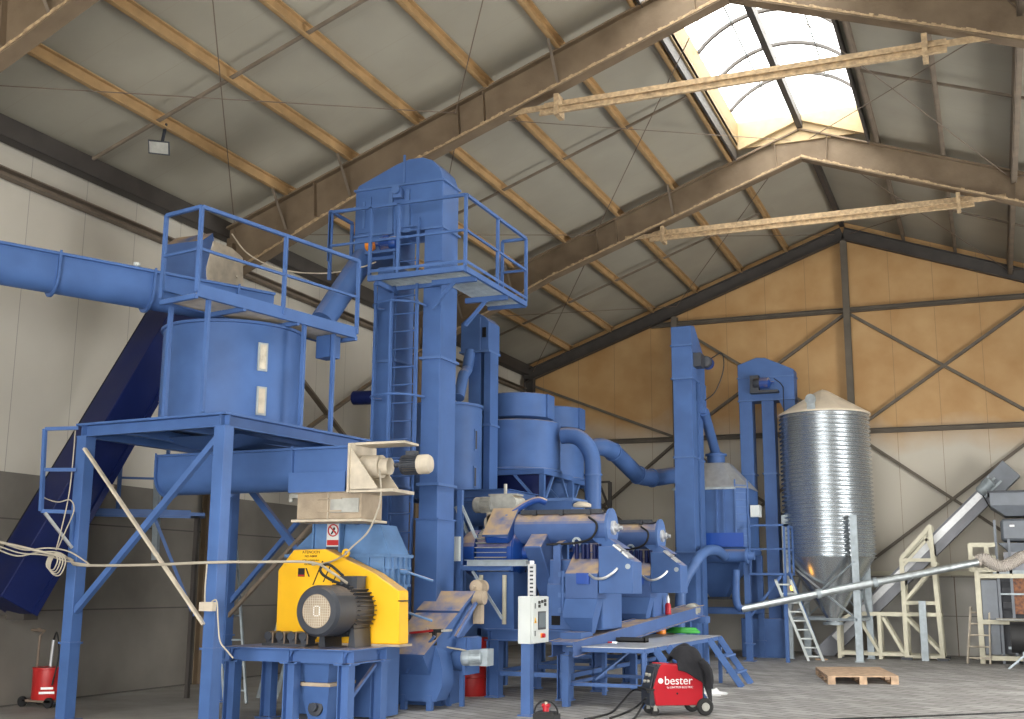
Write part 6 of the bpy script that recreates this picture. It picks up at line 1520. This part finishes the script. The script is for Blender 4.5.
MB().tube(smoothpath(pts, 6), .008, 6).build('strand', 'cable', t)
MB().tube(smoothpath([at(px, py, Y=11.45) for px, py in ((41, 490), (45, 498), (58, 502), (70, 500), (74, 510), (66, 530), (58, 548))], 6), .008, 6).build('strand', 'cable', t)
t = thing('thin_cable', at(205, 620, Y=11.2), 'thin pale cable running down the right front tower leg to the motor stand', 'cable')
MB().tube(smoothpath([at(px, py, Y=11.18) for px, py in ((207, 564), (205, 590), (206, 606), (216, 600), (218, 620), (220, 641), (228, 652), (233, 658))], 6), .009, 6).build('cable', 'cable', t)
MB().box(at(204, 605, Y=11.2).x-.03, at(213, 605, Y=11.2).x+.03, 11.15, 11.22, at(206, 611, Y=11.2).z, at(206, 602, Y=11.2).z).build('cable_clip', 'tanlight', t)
t = thing('motor_lead', at(385, 475, Y=13.0), 'pale lead looping from the screw conveyor gear motor down to the yellow guard', 'cable')
MB().tube(smoothpath([sb+V((.45, -.34, -.05))]+[at(px, py, Y=12.85) for px, py in ((381, 495), (376, 515), (367, 533), (352, 547), (344, 555))]+[at(330, 562, Y=13.08), at(312, 565, Y=13.08)], 6), .012, 6).build('lead', 'cable', t)
t = thing('ceiling_cable', at(330, 270, Y=14.2), 'pale cable sagging from the navy conveyor head to the tallest elevator', 'cable')
MB().tube(smoothpath([at(px, py, Y=y) for px, py, y in ((232, 234, 15.0), (246, 252, 14.9), (268, 265, 14.9), (295, 272, 15.0), (330, 273, 15.1), (362, 267, 15.2), (376, 262, 15.3))], 6), .012, 6).build('cable', 'tanlight', t)
# two wooden ladder-like props in the shade behind the stand
a_ = at(268, 690, Y=15.2); a_.z = 0
t = thing('step_ladder', a_, 'grey folding ladder standing in the shade behind the motor stand', 'ladder')
for px in (258, 276): 
    p = at(px, 690, Y=15.2); p.z = 0; MB().bar(p, V((p.x+.22, 15.5, 1.5)), .04, .05).build('rail', 'galvdull', t)
pL, pR = at(258, 690, Y=15.2), at(276, 690, Y=15.2)
for k in range(4):
    f_ = .15+.22*k; MB().bar(V((pL.x+.22*f_, 15.2+.3*f_, 1.5*f_)), V((pR.x+.22*f_, 15.2+.3*f_, 1.5*f_)), .03, .05).build('rung', 'galvdull', t)
# long ladder behind the front right tower leg
t = thing('ladder', at(238, 690, Y=14.6), 'long dull ladder leaning behind the front right tower leg', 'ladder')
a_ = at(236, 690, Y=14.4); a_.z = 0; b_ = at(222, 470, Y=15.4)
ladder(t, a_, b_, V((1, .2, 0)), .34, 10, 'galvdull', .05, .03, .014)
t = tag(MB().channel(at(154, 560, Y=14.6), at(157, 460, Y=14.6), .1, .06, .01, up=(1, 0, 0)).build('hanging_channel', 'galvdull'), 'slotted grey channel hanging upright left of the screw conveyor end', 'channel')

# black cable lying across the floor at the lower right
t = thing('floor_cable', at(930, 716, Z=0), 'thin black cable lying across the open floor in front of the pallet', 'cable')
MB().tube(smoothpath([at(px, py, Z=.012) for px, py in ((790, 722), (850, 718.5), (900, 717), (950, 715), (1000, 713), (1040, 711))], 8), .011, 6).build('cable', 'black', t)
